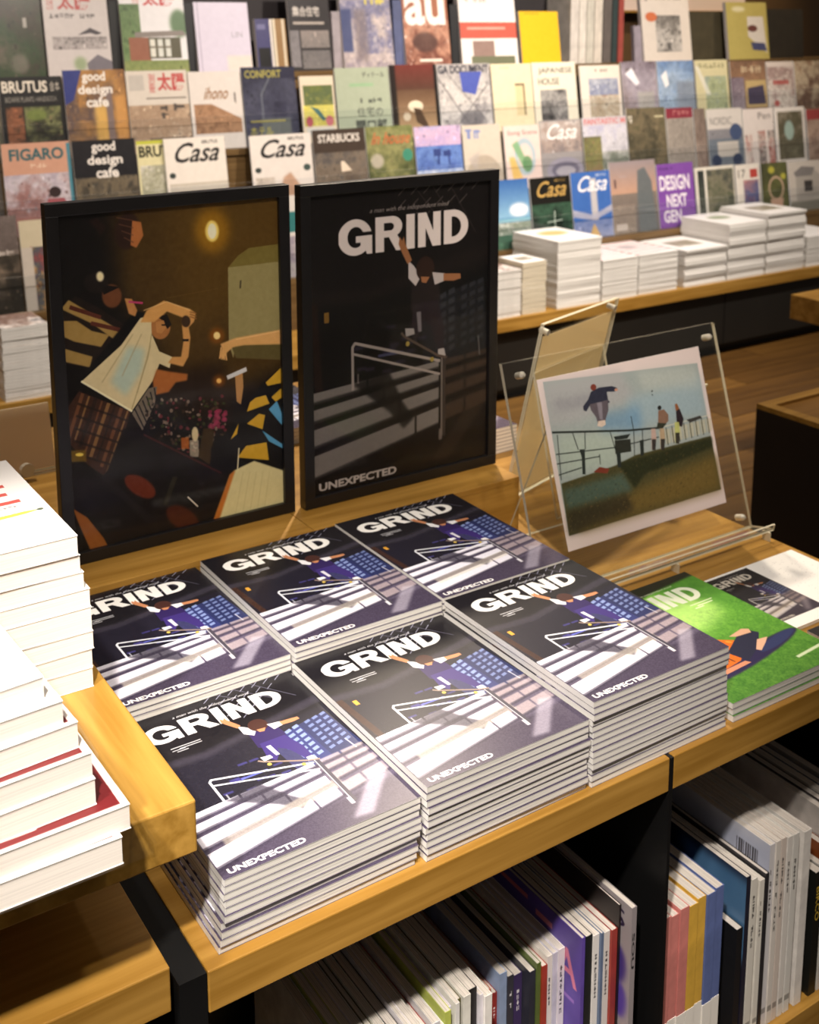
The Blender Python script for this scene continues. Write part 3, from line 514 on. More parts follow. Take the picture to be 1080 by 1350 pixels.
# ------------------------------------------------------------------ prints
COV = printed('skateboard_cover_print', cover_art(600, 776), .27, .32); COVD = printed('skateboard_poster_print', cover_art(600, 810, True), .5, .3); PARTY = printed('party_photo_print', party_art(620, 890), .5, .3); SKATE = printed('jump_photo_print', skate_art(640, 470), .45, .3); GRASS = printed('grass_cover_print', grass_art(460, 594), .3)
# ------------------------------------------------------------------ the stacks of skateboard-cover magazines
MW, MH = .230, .297
SPI = mat('white_spine', (236, 234, 232), .4); COVB = mat('cover_back', (96, 90, 108), .4); EDG = mat('cover_edge', (206, 202, 206), .5)
def magazine(name, front, t, w=MW, h=MH, back=COVB, spine=SPI, pg=PG, spine_side='-x'):
    o = thing(name, 'x', 'magazine'); g = .0003
    b = MB(); b.box(g, g, .0006, w-.0006, h-.0006, t-.0006); b.build('page_block', pg, o)
    b = MB(); b.box(0, 0, 0, w, h, .0005, 1); b.box(0, 0, t-.0005, w, h, t, 3, {'+z': 0, '-x': 2}, '+z'); b.box(0, 0, .0005, .0008, h, t-.0005, 2); b.build('cover', [front, back, spine, EDG], o)
    return o
ptype = magazine('magazine', COV, .0078); first = True
def place(proto, first_, loc, rz):
    o = proto if first_ else copy_tree(proto); o.location = loc; o.rotation_euler = (0, 0, rz); return o
ORD = 'first second third fourth fifth sixth seventh eighth ninth tenth eleventh twelfth thirteenth fourteenth fifteenth sixteenth seventeenth eighteenth nineteenth twentieth'.split()
ORD += ['twenty-'+x for x in ORD[:9]]+['thirtieth']
def nth(n): return ORD[n-1]+' from the top'
ST = [('A', 'front-left', 0.000, .003, .0769, .0048, 10), ('B', 'front-middle', .2335, -.002, .0901, .0018, 11), ('C', 'front-right', .4675, -.0035, .1107, .0035, 14),
      ('D', 'back-left', .0075, .3088, .0937, .0087, 12), ('E', 'back-middle', .240, .3036, .1050, -.002, 13), ('F', 'back-right', .4725, .3052, .1071, -.002, 13)]
for n, pos, x, y, h, rz, k in ST:
    step = h/k; z = 0
    for i in range(k):
        top = i == k-1; jx, jy = ((0, 0) if top else (rnd.uniform(-.0014, .0010), rnd.uniform(-.0010, .0008) if rnd.random() < .75 else -.0022))
        if n == 'A' and i < 4: jx -= .008-.0015*i
        if n == 'A' and i < 2: jy -= .002
        o = place(ptype, first, (x+jx, y+jy, i*step), rz+(0 if top else rnd.uniform(-.005, .005))); first = False
        o.name = 'magazine'
        tag(o, 'skateboarder-cover magazine %s the %s stack' % ('on top of' if top else nth(k-i)+' in', pos))
        o['group'] = 'magazines in the %s skateboard-cover stack' % pos
# more copies behind, on the table and on the riser
for x, y, z, rz, k, lb in ((.885, .93, 0, .03, 7, 'skateboarder-cover magazine %s behind the cream display stand'), (.5, .98, .1, -.02, 4, 'skateboarder-cover magazine %s on the riser behind the two frames')):
    for i in range(k):
        o = place(ptype, False, (x+rnd.uniform(-.001, .001), y, z+i*.0079), rz); tag(o, lb % ('on top of the pile' if i == k-1 else nth(k-i))); o['group'] = 'spare piles behind the frames'
# green cover stack
gp = magazine('magazine', GRASS, .0085); gp['label'] = 'x'
for i in range(3):
    o = place(gp, i == 0, (.7115+(.001 if i == 1 else 0), -.001-.002*(i == 0), i*.0086), .003*(i-1)); tag(o, ('green grass-cover magazine %s its pile beside the skateboard stacks' % ('on top of', 'in the middle of', 'at the bottom of')[2-i])); o['group'] = 'green-cover magazines at the right'
# white leaflet with printed picture
def leaf_art():
    A = Art(480, 360, (244, 242, 240)); c = cover_art(200, 250, ss=1); h, w = int(A.h*.84), int(A.w*.45); yy = (np.arange(h)*250/h).astype(int); xx = (np.arange(w)*200/w).astype(int)
    a0, b0 = int(A.h*.03), int(A.w*.06); A.c[a0:a0+h, b0:b0+w] = c[yy][:, xx]*255*[.8, .78, .74]
    r = np.random.RandomState(2)
    for i in range(90): x, y = .58+.38*r.rand(), .08+.7*r.rand(); A.rect(x, y, x+.008, y+.004, (150, 148, 150), .8)
    return A.done()
o = thing('booklet', 'white landscape booklet showing the skateboard cover beside the green magazine', 'booklet', (.944, .1055, .0), .0)
b = MB(); b.box(0, 0, .0004, .24, .1785, .0056); b.build('page_block', PG, o); b = MB(); b.box(-.0005, -.0005, .0057, .2405, .179, .0062, 1, {'+z': 0}, '+z'); b.build('cover', [printed('booklet_print', leaf_art(), .4), SPI], o)
def small_art():
    A = Art(200, 120, (30, 28, 30)); masthead(A, .04, .66, .34, .9, W_); A.photo(.5, .1, .95, .9, [(60, 58, 70), (120, 116, 120), (40, 36, 40)], 5, 3); return A.done()
o = thing('booklet', 'dark small booklet at the right end of the table front', 'booklet', (.966, .0, .0), 0)
b = MB(); b.box(0, 0, .0004, .15, .082, .0132); b.build('page_block', PG, o); b = MB(); b.box(-.0005, -.0005, .0133, .1505, .0825, .0142, 1, {'+z': 0}, '+z'); b.build('cover', [printed('small_booklet_print', small_art(), .4), EDG], o)
# ------------------------------------------------------------------ the two framed pictures
def framed(label, x0, x1, y, z0, z1, pr, bw=.0185, dp=.02):
    o = thing('picture_frame', label, 'frame', (x0, y, z0)); w = x1-x0; h = z1-z0; fm = mat('black_frame', (22, 20, 21), .35, var=.1, scale=30)
    b = MB(); b.box(0, 0, 0, w, dp, bw); b.box(0, 0, h-bw, w, dp, h); b.box(0, 0, bw, bw, dp, h-bw); b.box(w-bw, 0, bw, w, dp, h-bw); b.build('moulding', fm, o, bevel=.0008)
    b = MB(); b.box(bw-.002, .007, bw-.002, w-bw+.002, .008, h-bw+.002, 1, {'-y': 0}, '-y'); b.build('print', [pr, WHT], o)
    b = MB(); b.box(bw-.001, .0045, bw-.001, w-bw+.001, .0065, h-bw+.001); b.build('pane', GLZ, o)
    b = MB(); b.box(.004, .0085, .004, w-.004, dp-.001, h-.004); b.build('backing_board', BLACK, o)
    b = MB(); T = lambda x, y_, z: (x, y_+.12*(1-z/(h*.7)), z); b.box(w/2-.03, dp, .0, w/2+.03, dp+.004, h*.7, T=T); b.build('easel_strut', BLACK, o)
framed('black framed party photograph with a man in white shirt, left of two frames', .066, .451, .693, .1003, .643, PARTY)
framed('black framed poster of a skateboarder on a handrail, right of two frames', .4665, .862, .686, .1003, .640, COVD)
# ------------------------------------------------------------------ acrylic stands
def sheer(name, col):       # uncoated card, lets some light through
    m = mat(name, col, .8); N = m.node_tree.nodes; L = m.node_tree.links; t = N.new('ShaderNodeBsdfTranslucent'); t.inputs[0].default_value = srgb(col); mx = N.new('ShaderNodeMixShader'); mx.inputs[0].default_value = .5
    L.new(N['Principled BSDF'].outputs[0], mx.inputs[1]); L.new(t.outputs[0], mx.inputs[2]); L.new(mx.outputs[0], N['Material Output'].inputs[0]); return m
def sheet(o, name, x0, x1, a, b_, t=.003, edge=True):     # flat clear sheet between profile points a=(y,z) and b=(y,z)
    (ya, za), (yb, zb) = a, b_; L = math.hypot(yb-ya, zb-za); ny, nz = -(zb-za)/L*t, (yb-ya)/L*t
    P = [(x0, ya, za), (x1, ya, za), (x1, yb, zb), (x0, yb, zb)]; Q = [(x, y+ny, z+nz) for x, y, z in P]; m = MB()
    m.face(P, 0); m.face(Q[::-1], 0)
    for i in range(4): j = (i+1) % 4; m.face([P[i], Q[i], Q[j], P[j]], 1)
    return m.build(name, [ACR, ACE], o)
st = thing('acrylic_stand', 'clear acrylic stand holding the photo of a jumping skater', 'display stand', (0, .38, 0))
sl = .31; pt = lambda z, off=0: (sl*z+off, z)
sheet(st, 'front_panel', .716, 1.2, (.0015+.31*.006, .006), (.3565*.31+.0015, .3575)); sheet(st, 'rear_panel', .716, 1.2, (.0052, .006), (.3565*.31+.0052, .3575))
sheet(st, 'support_leg', .80, 1.165, (.3*.31+.005-.012, .255), (.2, .003), .003); sheet(st, 'ledge', .716, 1.206, (-.038, .016), (.008, .004), .003)
sheet(st, 'ledge_lip', .716, 1.206, (-.038, .016), (-.041, .028), .003)
m = MB(); m.box(.966, -.046, .0, .969, -.03, .016); m.build('foot', [ACE], st); m = MB(); m.box(1.19, -.046, .0, 1.193, -.03, .016); m.build('foot', [ACE], st)
for sx_, sz in ((.752, .336), (1.18, .336), (1.18, .028), (.752, .028)):
    m = MB(); y = sl*sz; m.tube((sx_, y-.003, sz+.001), (sx_, y+.010, sz-.004), .0058, 14); m.tube((sx_, y-.008, sz+.0026), (sx_, y-.003, sz+.001), .0025, 14, r2=.0058); m.build('stud', [CHR], st, smooth=True)
ph = thing('photo_print', 'colour photo print of a skater leaping over a railing, held in the front clear stand', 'photo', (0, .38, 0)); m = MB()
q = [(.783, .0605), (1.148, .0605), (1.15, .3245), (.779, .3245)]; P = [(x, sl*z-.0022, z) for x, z in q]; Q = [(x, y+.0004, z) for x, y, z in P]
m.face(P, 0, [(0, 0), (1, 0), (1, 1), (0, 1)]); m.face(Q[::-1], 1)
for i in range(4): j = (i+1) % 4; m.face([P[i], Q[i], Q[j], P[j]][::-1], 1)
m.build('paper', [SKATE, WHT], ph)
# second stand, turned away
s2 = thing('acrylic_stand', 'clear acrylic stand seen from behind with a cream card, back of the table', 'display stand', (.905, .72, 0), math.radians(17.5))
W2 = .272
sheet(s2, 'front_panel', 0, W2, (.0, .004), (-.078, .362)); sheet(s2, 'rear_panel', 0, W2, (-.004, .004), (-.082, .362))
sheet(s2, 'support_leg', .0, W2-.02, (-.066, .268), (-.122, .003), .004); sheet(s2, 'ledge', 0, W2, (.002, .004), (.045, .012))
for sx_, sz in ((.014, .345), (W2-.014, .345)):
    m = MB(); y = -.218*sz; m.tube((sx_, y-.010, sz-.002), (sx_, y+.007, sz+.002), .0058, 14); m.build('stud', [CHR], s2, smooth=True)
cd = thing('card_insert', 'cream card seen from the back inside the rear clear stand', 'card', (.905, .72, 0), math.radians(17.5)); m = MB()
P = [(.012, -.218*.01-.0018, .01), (W2-.008, -.218*.01-.0018, .01), (W2-.008, -.218*.335-.0018, .335), (.012, -.218*.335-.0018, .335)]; Q = [(x, y+.0006, z) for x, y, z in P]
m.face(P, 0); m.face(Q[::-1], 0)
for i in range(4): j = (i+1) % 4; m.face([P[i], Q[i], Q[j], P[j]][::-1], 0)
m.build('paper', [sheer('cream_card', (246, 232, 200))], cd)
# holder at the far left of the riser
s3 = thing('acrylic_stand', 'clear acrylic holder with pale card at the far left behind the framed photograph', 'display stand', (-.30, 1.0, .1)); 
x1_ = float(U(75, 560, 1, 1.1)[0]); 
sheet(s3, 'front_panel', .28, .3+x1_, (0.1, .004), (.13, .13)); sheet(s3, 'ledge', .28, .3+x1_, (.07, .008), (.1, .004))
m = MB(); m.box(.282, .103, .006, .295+x1_, .106, .118, T=lambda x, y, z: (x, y+.236*z, z)); m.build('card', [sheer('pale_card', (240, 222, 194))], s3)
m = MB(); m.tube((.42, .068, .02), (.42, .082, .018), .012, 12); m.build('stud', [CHR], s3)
# ------------------------------------------------------------------ white book piles on the left table
def red_title():
    A = Art(300, 400, (244, 240, 238)); r = (206, 92, 84)
    for y0, y1, x1 in ((.3, .335, .86), (.4, .435, .84), (.5, .535, .88)): A.poly([(.2, y0+.01), (x1, y0), (x1, y1), (.2, y1+.006)], r)
    A.rect(.45, .41, .56, .43, (244, 240, 238)); A.marks(.6, .56, .88, .585, (150, 140, 140)); A.poly([(.3, .66), (.85, .645), (.95, .655), (.85, .672), (.3, .7)], (232, 206, 90)); A.ell(.94, .655, .02, .012, (90, 100, 80)); return A.done()
def yellow_blot():
    A = Art(300, 400, (246, 244, 242)); A.ell(.5, .5, .26, .05, (240, 232, 130), .8, 6, .7); A.ell(.66, .62, .04, .08, (214, 210, 70), .8, 4); A.rect(.78, .8, .84, .82, (190, 190, 186), .5, 2); return A.done()
WB = mat('white_cloth_cover', (240, 236, 232), .6); REDC = mat('red_cover', (150, 44, 44), .45, var=.08, scale=40)
def book(name, label, loc, rz, w, h, t, top, group=None, side=WB, pg=PGW):
    o = thing(name, label, 'book', loc, rz, group); m = MB(); m.box(-w+.001, .0006, .0009, -.0006, h-.001, t-.0009); m.build('page_block', pg, o)
    m = MB(); m.box(-w, 0, 0, 0, h, .0007, 1); m.box(-w, 0, t-.0007, 0, h, t, 1, {'+z': 0}, '+z'); m.box(-w-.0004, 0, .0007, -w+.0008, h, t-.0007, 1); m.build('cover', [top, side], o); return o
T1 = printed('red_title_print', red_title(), .5, .3); T2 = printed('yellow_mark_print', yellow_blot(), .5, .3)
zs = [.1803, .2035, .2245, .2455, .2735, .2945, .3145, .3345, .3575]; xs = [-.0445, -.044, -.042, -.0425, -.043, -.0485, -.0515, -.0535]
nm = ['lowest', 'second from the bottom', 'third from the bottom', 'fourth from the bottom', 'fourth from the top', 'third from the top', 'second from the top', 'topmost, with red lettering']
for i in range(8):
    book('book', 'thick white book in the rear left pile, '+nm[i], (xs[i], .232+rnd.uniform(-.001, .001), zs[i]), math.radians(rnd.uniform(-.6, .9)), .19, .266, zs[i+1]-zs[i]-.0005, T1 if i == 7 else WB, 'white books in the rear left pile')
tr = thing('acrylic_tray', 'clear acrylic tray under the front left pile, jutting over the table edge', 'tray', (-.09, -.062, .1803))
m = MB(); m.box(-.4, .004, 0, 0, .3, .003); m.build('base_plate', [ACR, ACE], tr); m = MB(); m.box(-.0, .004, 0, .003, .28, .012); m.build('side_lip', [ACR, ACE], tr)
fr = [(-.117, .026, 0, 'red', -.056), (-.107, .0235, 1.6, 'red', -.050), (-.131, .025, 3.0, 'red', -.036), (-.132, .0235, 3.2, 'red', -.034), (-.139, .0245, 4.4, 'red', -.022), (-.150, .022, 3.6, 'white', -.020), (-.162, .021, 5.0, 'yellow', -.010)]
z = .1838; nm = ['lowest', 'second from the bottom, poking out', 'third from the bottom', 'fourth from the bottom', 'third from the top', 'second from the top', 'topmost, with a faint yellow mark']
def rim_art():
    A = Art(200, 280, (104, 28, 32)); A.rect(0, 0, .035, 1, (236, 226, 220)); A.rect(.965, 0, 1, 1, (236, 226, 220)); A.rect(0, .98, 1, 1, (236, 226, 220)); A.rect(.1, .93, .6, .95, (230, 220, 214)); return A.done()
RIM = printed('red_cover_print', rim_art(), .35)
for i, (x, t, a, c, yy_) in enumerate(fr):
    book('book', 'red-covered white book in the front left pile, '+nm[i] if c == 'red' else 'white book in the front left pile, '+nm[i], (x, yy_, z), math.radians(a), .19, .25, t-.0004, {'red': RIM, 'white': WB, 'yellow': T2}[c], 'white books in the front left pile'); z += t
# ------------------------------------------------------------------ magazines filed upright under the tables
def shade(c, k): return tuple(min(255, x*k) for x in c)
_pr = {}
def spine_print(txt, base, ink, side=None):
    A = Art(24, 300, base, 2)
    if txt and txt not in ('BIKCO', 'SOU'): A.marks(.28, .1, .74, .1+.03*len(txt), ink, len(txt))
    elif txt: A.text(txt, 0, 0, 1, 1, ink, off=.02, quad=[(.82, .12), (.82, .12+.055*len(txt)), (.2, .12+.055*len(txt)), (.2, .12)])
    A.rect(0, .9, 1, .93, shade(base, .7)); return printed('spine_print', A.done(), .4, .4)
def upright(label, x, y, z0, t, h, dpt, col, cat='magazine', group=None, txt=None, ink=(30, 30, 34), band=None, lean=0, pg=PGU, side_art=None):
    o = thing('filed_magazine' if cat == 'magazine' else 'filed_book', label, cat, (x, y, z0), lean, group)
    m = MB(); m.box(.0005, .0008, .001, t-.0005, dpt-.001, h-.001); m.build('page_block', pg, o)
    cm = mat('cover_%d_%d_%d' % col, col, .4, var=.06, scale=40); sp = spine_print(txt, col, ink) if txt else cm; sd = side_art or cm
    m = MB(); m.box(0, 0, 0, .0005, dpt, h, 0, {'-x': 2}, '-x'); m.box(t-.0005, 0, 0, t, dpt, h, 0); m.box(.0005, 0, 0, t-.0005, .0008, h, 0, {'-y': 1}, '-y'); m.build('cover', [cm, sp, sd], o)
    if band: m = MB(); m.box(-.0003, -.0004, .0, t+.0003, dpt*.99, band, 0); m.build('paper_band', WHT, o)
    return o
zs_ = -.5095
def flora():
    A = Art(200, 280, (150, 142, 146)); A.text('S', .86, .04, .95, .12, (40, 30, 60)); A.ell(.9, .3, .07, .09, (60, 46, 120), .95, 3); A.ell(.93, .46, .05, .08, (78, 60, 150), .95, 3); A.ell(.84, .42, .05, .06, (78, 60, 150), .9, 3); A.ell(.5, .34, .2, .1, (88, 70, 150), .8, 4); return A.done()
def purple_a():
    A = Art(200, 280, (86, 66, 150)); A.text('A', .8, .12, .97, .3, (206, 120, 150), off=.01); A.ell(.16, .03, .03, .02, (190, 190, 220)); A.rect(.3, .04, .55, .065, (220, 120, 130), .9); A.rect(.62, .07, .76, .1, (220, 130, 140), .9); A.rect(.8, .36, .95, .38, (150, 110, 190), .8); A.noise(0, 0, 1, 1, 16, 8, 3); return A.done()
# right part of the left table's shelf, right to left: photo position of the front top corner, thickness, colour, spine text
R1 = [(841, 1194, .009, (150, 142, 146), 'SOU', flora, 'grey magazine with purple flowers on its cover, next to the black divider'),
      (820, 1192, .004, (28, 20, 20), None, None, 'thin black-backed magazine, second from the black divider'), (815, 1223, .010, (150, 54, 46), None, None, 'red-spined filed magazine, shorter than its neighbours, near the divider'),
      (805, 1226, .010, (214, 210, 208), 'archives', None, 'pale grey filed magazine left of the red spine'), (797, 1229, .005, (96, 112, 140), None, None, 'slim blue-spined magazine left of the pale grey one'), (791, 1230, .010, (230, 226, 224), 'interior', None, 'white filed magazine with black spine lettering between blue and black spines'),
      (782, 1231, .011, (24, 26, 28), None, None, 'black-spined filed magazine left of the white lettered spine'), (772.5, 1235, .006, (96, 74, 160), None, purple_a, 'purple magazine with a pink letter on its cover, filed upright'),
      (745.5, 1248, .011, (230, 224, 230), 'vogue home', None, 'white filed magazine with small lettering just left of the purple cover'), (736, 1254, .008, (206, 204, 220), None, None, 'pale lilac slim magazine left of the purple cover'),
      (729, 1258, .009, (232, 226, 220), 'details', None, 'white filed magazine right of the rust spine'), (722.5, 1271, .009, (166, 62, 42), None, None, 'rust-red spined filed magazine'), (714, 1268, .007, (92, 108, 52), None, None, 'moss-green spined filed magazine'),
      (707, 1278, .010, (46, 48, 58), None, None, 'charcoal filed magazine beside the moss-green spine'), (689, 1281, .013, (66, 52, 96), 'TOKYO', None, 'dark violet filed magazine with white capitals on the spine'), (678, 1284, .010, (60, 60, 70), 'WORK', None, 'slate filed magazine left of the dark violet spine'),
      (669, 1280, .012, (150, 170, 206), None, None, 'pale blue filed magazine with white pages'), (656, 1307, .009, (150, 44, 40), 'red', None, 'short deep red filed magazine'), (648, 1303, .010, (206, 120, 92), None, None, 'short salmon-orange filed magazine'),
      (636, 1312, .012, (238, 224, 168), 'MODERN LIVING', None, 'cream-yellow filed magazine with black spine lettering'), (622, 1322, .012, (226, 222, 216), None, None, 'white filed magazine left of the cream-yellow one'), (612, 1334, .007, (40, 34, 60), None, None, 'slim dark violet filed magazine among white ones')]
def sight(px, py, x):      # depth at which the sight line reaches a given x
    a = U(px, py, 1, 0.); b_ = U(px, py, 1, .1); y = (x-a[0])/(b_[0]-a[0])*.1; return y, a[2]+(b_[2]-a[2])*y/.1
x = .556
for i, (px, py, t, c, tx, art, lb) in enumerate(R1):
    y, zz = sight(px, py, x)
    if y < .001: y = .001; q_ = U(px, py, 1, y); x = min(x, float(q_[0])); zz = q_[2]
    upright(lb, x-t, float(y), zs_, t-.0006, float(zz)-zs_, .235, c, 'magazine', 'magazines filed under the skateboard stacks', tx, (238, 236, 240) if sum(c) < 330 else (30, 30, 34), side_art=printed('side_print', art(), .4) if art else None); x -= t
k = 0; px = 603.; pal = [((228, 224, 220), 'white'), ((222, 218, 226), 'pale lilac'), ((36, 34, 34), 'black'), ((224, 222, 214), 'off-white'), ((88, 84, 40), 'olive'), ((226, 224, 222), 'white'), ((216, 210, 230), 'pale lilac'), ((186, 196, 96), 'lime'), ((232, 230, 228), 'white'), ((216, 214, 220), 'grey-white'), ((164, 60, 48), 'brick-red'), ((230, 228, 226), 'white')]
ordn = ['first', 'second', 'third', 'fourth', 'fifth', 'sixth', 'seventh', 'eighth', 'ninth', 'tenth', 'eleventh', 'twelfth', 'thirteenth', 'fourteenth', 'fifteenth', 'sixteenth', 'seventeenth', 'eighteenth', 'nineteenth', 'twentieth', 'twenty-first', 'twenty-second', 'twenty-third', 'twenty-fourth', 'twenty-fifth', 'twenty-sixth', 'twenty-seventh', 'twenty-eighth', 'twenty-ninth', 'thirtieth', 'thirty-first', 'thirty-second', 'thirty-third']
while x > .15:
    t = rnd.choice([.006, .008, .009, .011, .013]); c, cn = pal[k % len(pal)]
    upright('%s filed magazine, %s to the left of the slim dark violet one' % (cn, ordn[k]), x-t, .03+rnd.uniform(0, .012), zs_, t-.0006, rnd.uniform(.252, .276), .22, c, 'magazine', 'magazines filed under the skateboard stacks', None); x -= t; k += 1
# shelf of the right table: small pastel books, then large magazines
pk = (206, 128, 122); yl = (214, 170, 70); bl = (96, 112, 166); xx = .6035
for c, n, ts in ((pk, 'pink', ((888, 1208, .0165), (901, 1207, .0155), (915, 1197, .017))), (yl, 'yellow', ((928, 1194, .0165), (941, 1186, .0165))), (bl, 'blue', ((955, 1181, .0175), (968.5, 1175, .0165)))):
    for j, (px, py, t) in enumerate(ts):
        y, zz = sight(px, py, xx+t); y = max(y, .001)
        upright('%s small-format book with a white paper band, %s of the %s ones' % (n, ['leftmost', 'second', 'third'][j], n), xx, float(y)+.0015*(j % 2), zs_, t-.0014, float(zz)-zs_, .175, c, 'book', 'pastel books under the right table', None, band=.108 if n != 'blue' else .10); xx += t
def bluecover():
    A = Art(200, 280, (28, 28, 44)); A.poly([(.45, .02), (1, .02), (1, .5), (.6, .5)], (74, 112, 150), 1, 8); A.rect(0, .8, .3, .86, (230, 228, 224)); A.noise(0, 0, 1, 1, 8, 8, 1); return A.done()
def barcode():
    A = Art(200, 280, (206, 206, 216)); A.poly([(.0, .1), (1, 0), (1, .5), (0, .6)], (150, 160, 190), .6, 10)
    for y in (.07, .18):
        for i in range(10): A.rect(.74+.018*i, y, .74+.018*i+(.011 if i % 3 else .006), y+.075, (50, 48, 56))
    return A.done()
R2 = [(980, 1222, .012, (24, 24, 28), None, None, 'short black filed book right of the small blue books'), (991, 1154, .009, (34, 34, 50), None, bluecover, 'dark magazine with a blue picture on its side, right of the small blue books'), (1000, 1156, .012, (222, 218, 210), 'photographs', None, 'off-white filed magazine with long spine lettering right of the dark-blue cover'), (1009, 1158, .010, (226, 222, 214), 'interiors', None, 'white filed magazine, second right of the dark-blue cover'),
      (1015, 1150, .007, (44, 42, 46), None, None, 'slim charcoal filed magazine among the white ones under the right table'), (1023, 1111, .011, (214, 212, 216), 'collected', barcode, 'pale magazine with two barcodes on its back cover'), (1031, 1107, .010, (222, 216, 210), 'design review', None, 'white filed magazine just right of the barcoded one'), (1038, 1103, .010, (218, 206, 198), 'house plans', None, 'pinkish-white filed magazine, second right of the barcoded one'),
      (1046, 1101, .010, (226, 222, 218), 'objects', None, 'white filed magazine, third right of the barcoded one'), (1055, 1097, .012, (222, 220, 216), 'monthly', None, 'white filed magazine, fourth right of the barcoded one'), (1071, 1092, .016, (230, 226, 222), None, None, 'plain white filed magazine left of the black lettered spine'), (1086, 1146, .016, (22, 24, 22), 'BIKCO', None, 'short black filed book with yellow capitals on its spine'), (1094, 1142, .01, (210, 206, 200), None, None, 'white filed magazine right of the black lettered spine'), (1106, 1120, .012, (134, 70, 34), None, None, 'brown-orange filed book near the right end'),
      (1116, 1080, .011, (196, 190, 186), None, None, 'grey-white filed magazine right of the brown-orange book'), (1126, 1075, .012, (70, 66, 66), None, None, 'dark grey filed magazine near the right end'), (1136, 1070, .012, (214, 208, 200), None, None, 'cream-white filed magazine near the right end'), (1146, 1066, .013, (90, 98, 120), None, None, 'slate-blue filed magazine at the right end'), (1158, 1060, .012, (190, 184, 178), None, None, 'taupe filed magazine at the right end')]
for px, py, t, c, tx, art, lb in R2:
    y, zz = sight(px, py, xx+t)
    if y < .001: y = .001; q_ = U(px, py, 1, y); zz = q_[2]; xx = max(xx, float(q_[0])-t)
    y = min(float(y), .08)
    upright(lb, xx, y, zs_, t-.0006, float(zz)-zs_, .22, c, 'magazine', 'magazines filed under the right table', tx, (214, 178, 60) if tx == 'BIKCO' else ((238, 236, 240) if sum(c) < 330 else (40, 38, 38)), side_art=printed('side_print', art(), .4) if art else None); xx += t
# ------------------------------------------------------------------ counter stacks at the back
YF = 2.575
def slab_mag(front, w, h, t, pg): m = MB(); m.box(0, 0, 0, w, h, t, 1, {'+z': 0}, '+z'); return m.mesh('magazine', [front, pg])
def stack_art(kind, seed):
    A = Art(120, 160, (242, 238, 236))
    if kind == 'pic': A.photo(.2, .3, .8, .7, [(190, 180, 170), (140, 130, 110), (220, 214, 206)], 4, seed)
    elif kind == 'gold': A.ell(.5, .4, .3, .16, (206, 170, 90), .8, 6); A.rect(.2, .75, .7, .78, (170, 160, 150))
    elif kind == 'red':
        for i in range(6): A.poly([(0, .08+.16*i), (1, .02+.16*i), (1, .06+.16*i), (0, .13+.16*i)], (176, 96, 104), .7, 2)
        A.ell(.4, .4, .2, .1, (120, 110, 120), .5, 6)
    elif kind == 'multi': A.photo(0, 0, 1, 1, [(200, 180, 150), (120, 90, 80), (230, 220, 214), (60, 60, 70)], 6, seed)
    elif kind == 'grn': A.ell(.5, .4, .26, .14, (140, 150, 120), .8, 4); A.rect(.1, .1, .9, .14, (200, 196, 196))
    return A.done()
SK = [ # right front px, left front px, top px at left corner, y front, magazine thickness, art, pages, label
 (655, 688, 359, 0, .009, 'multi', PG, 'grey-white magazine', 'the short coloured stack beside the framed poster'), (689, 721, 347, .0, .02, 'pic', PGC, 'cream-edged book', 'the low cream stack right of the poster'),
 (735, 792.5, 319, 0, .011, 'gold', PG, 'white magazine', 'the tall gold-printed stack on the back counter'), (794, 841, 344, 0, .008, 'red', PG, 'white magazine', 'the low red-striped counter stack'),
 (842, 893, 337, 0.005, .008, 'red', PG, 'white magazine', 'the second red-striped counter stack'), (902, 957, 331, 0, .012, 'pic', PG, 'wrapped magazine', 'the low film-wrapped stack'),
 (958.5, 1007, 297, 0, .012, 'grn', PG, 'white magazine', 'the tall stack right of the film-wrapped one'), (1009, 1058, 283, 0, .012, 'pic', PG, 'white magazine', 'the tallest stack near the right edge'), (1061, 1112, 313, .0, .010, 'none', PG, 'pale magazine', 'the lower stack at the right edge'),
 (-2, 62, 430, .0, .010, 'multi', PG, 'grey-white magazine', 'the back counter stack at far left')]
for si, (p0, p1, pt_, dy, t, kind, pg, what, where) in enumerate(SK):
    y = YF+dy; x0 = float(U(p0, 380, 1, y)[0]); x1 = float(U(p1, 380, 1, y)[0]); zt = float(U(p0 if p0 > 0 else 30, pt_, 1, y)[2]); w = x1-x0-.003; n = max(2, int(round((zt-zc)/t))); st_ = (zt-zc)/n; h = min(.285, w*1.28)
    me = slab_mag(printed('stack_print_%d' % si, stack_art(kind, si), .4), w, h, st_-.0008, pg)
    for i in range(n):
        o = bpy.data.objects.new('magazine' if 'book' not in what else 'book', me); C.objects.link(o); top = i == n-1
        j = .003 if not top else 0; o.location = (x0+rnd.uniform(-j, j)*.6, y+abs(rnd.uniform(-j, j))+(.004*math.sin(i*1.3) if si in (6, 7, 5) else 0), zc+.0004+i*st_); o.rotation_euler = (0, 0, rnd.uniform(-.008, .008) if not top else 0)
        tag(o, '%s %s %s' % (what, 'on top of' if top else nth(n-i)+' in', where), 'magazine' if 'book' not in what else 'book', 'stack: '+where)
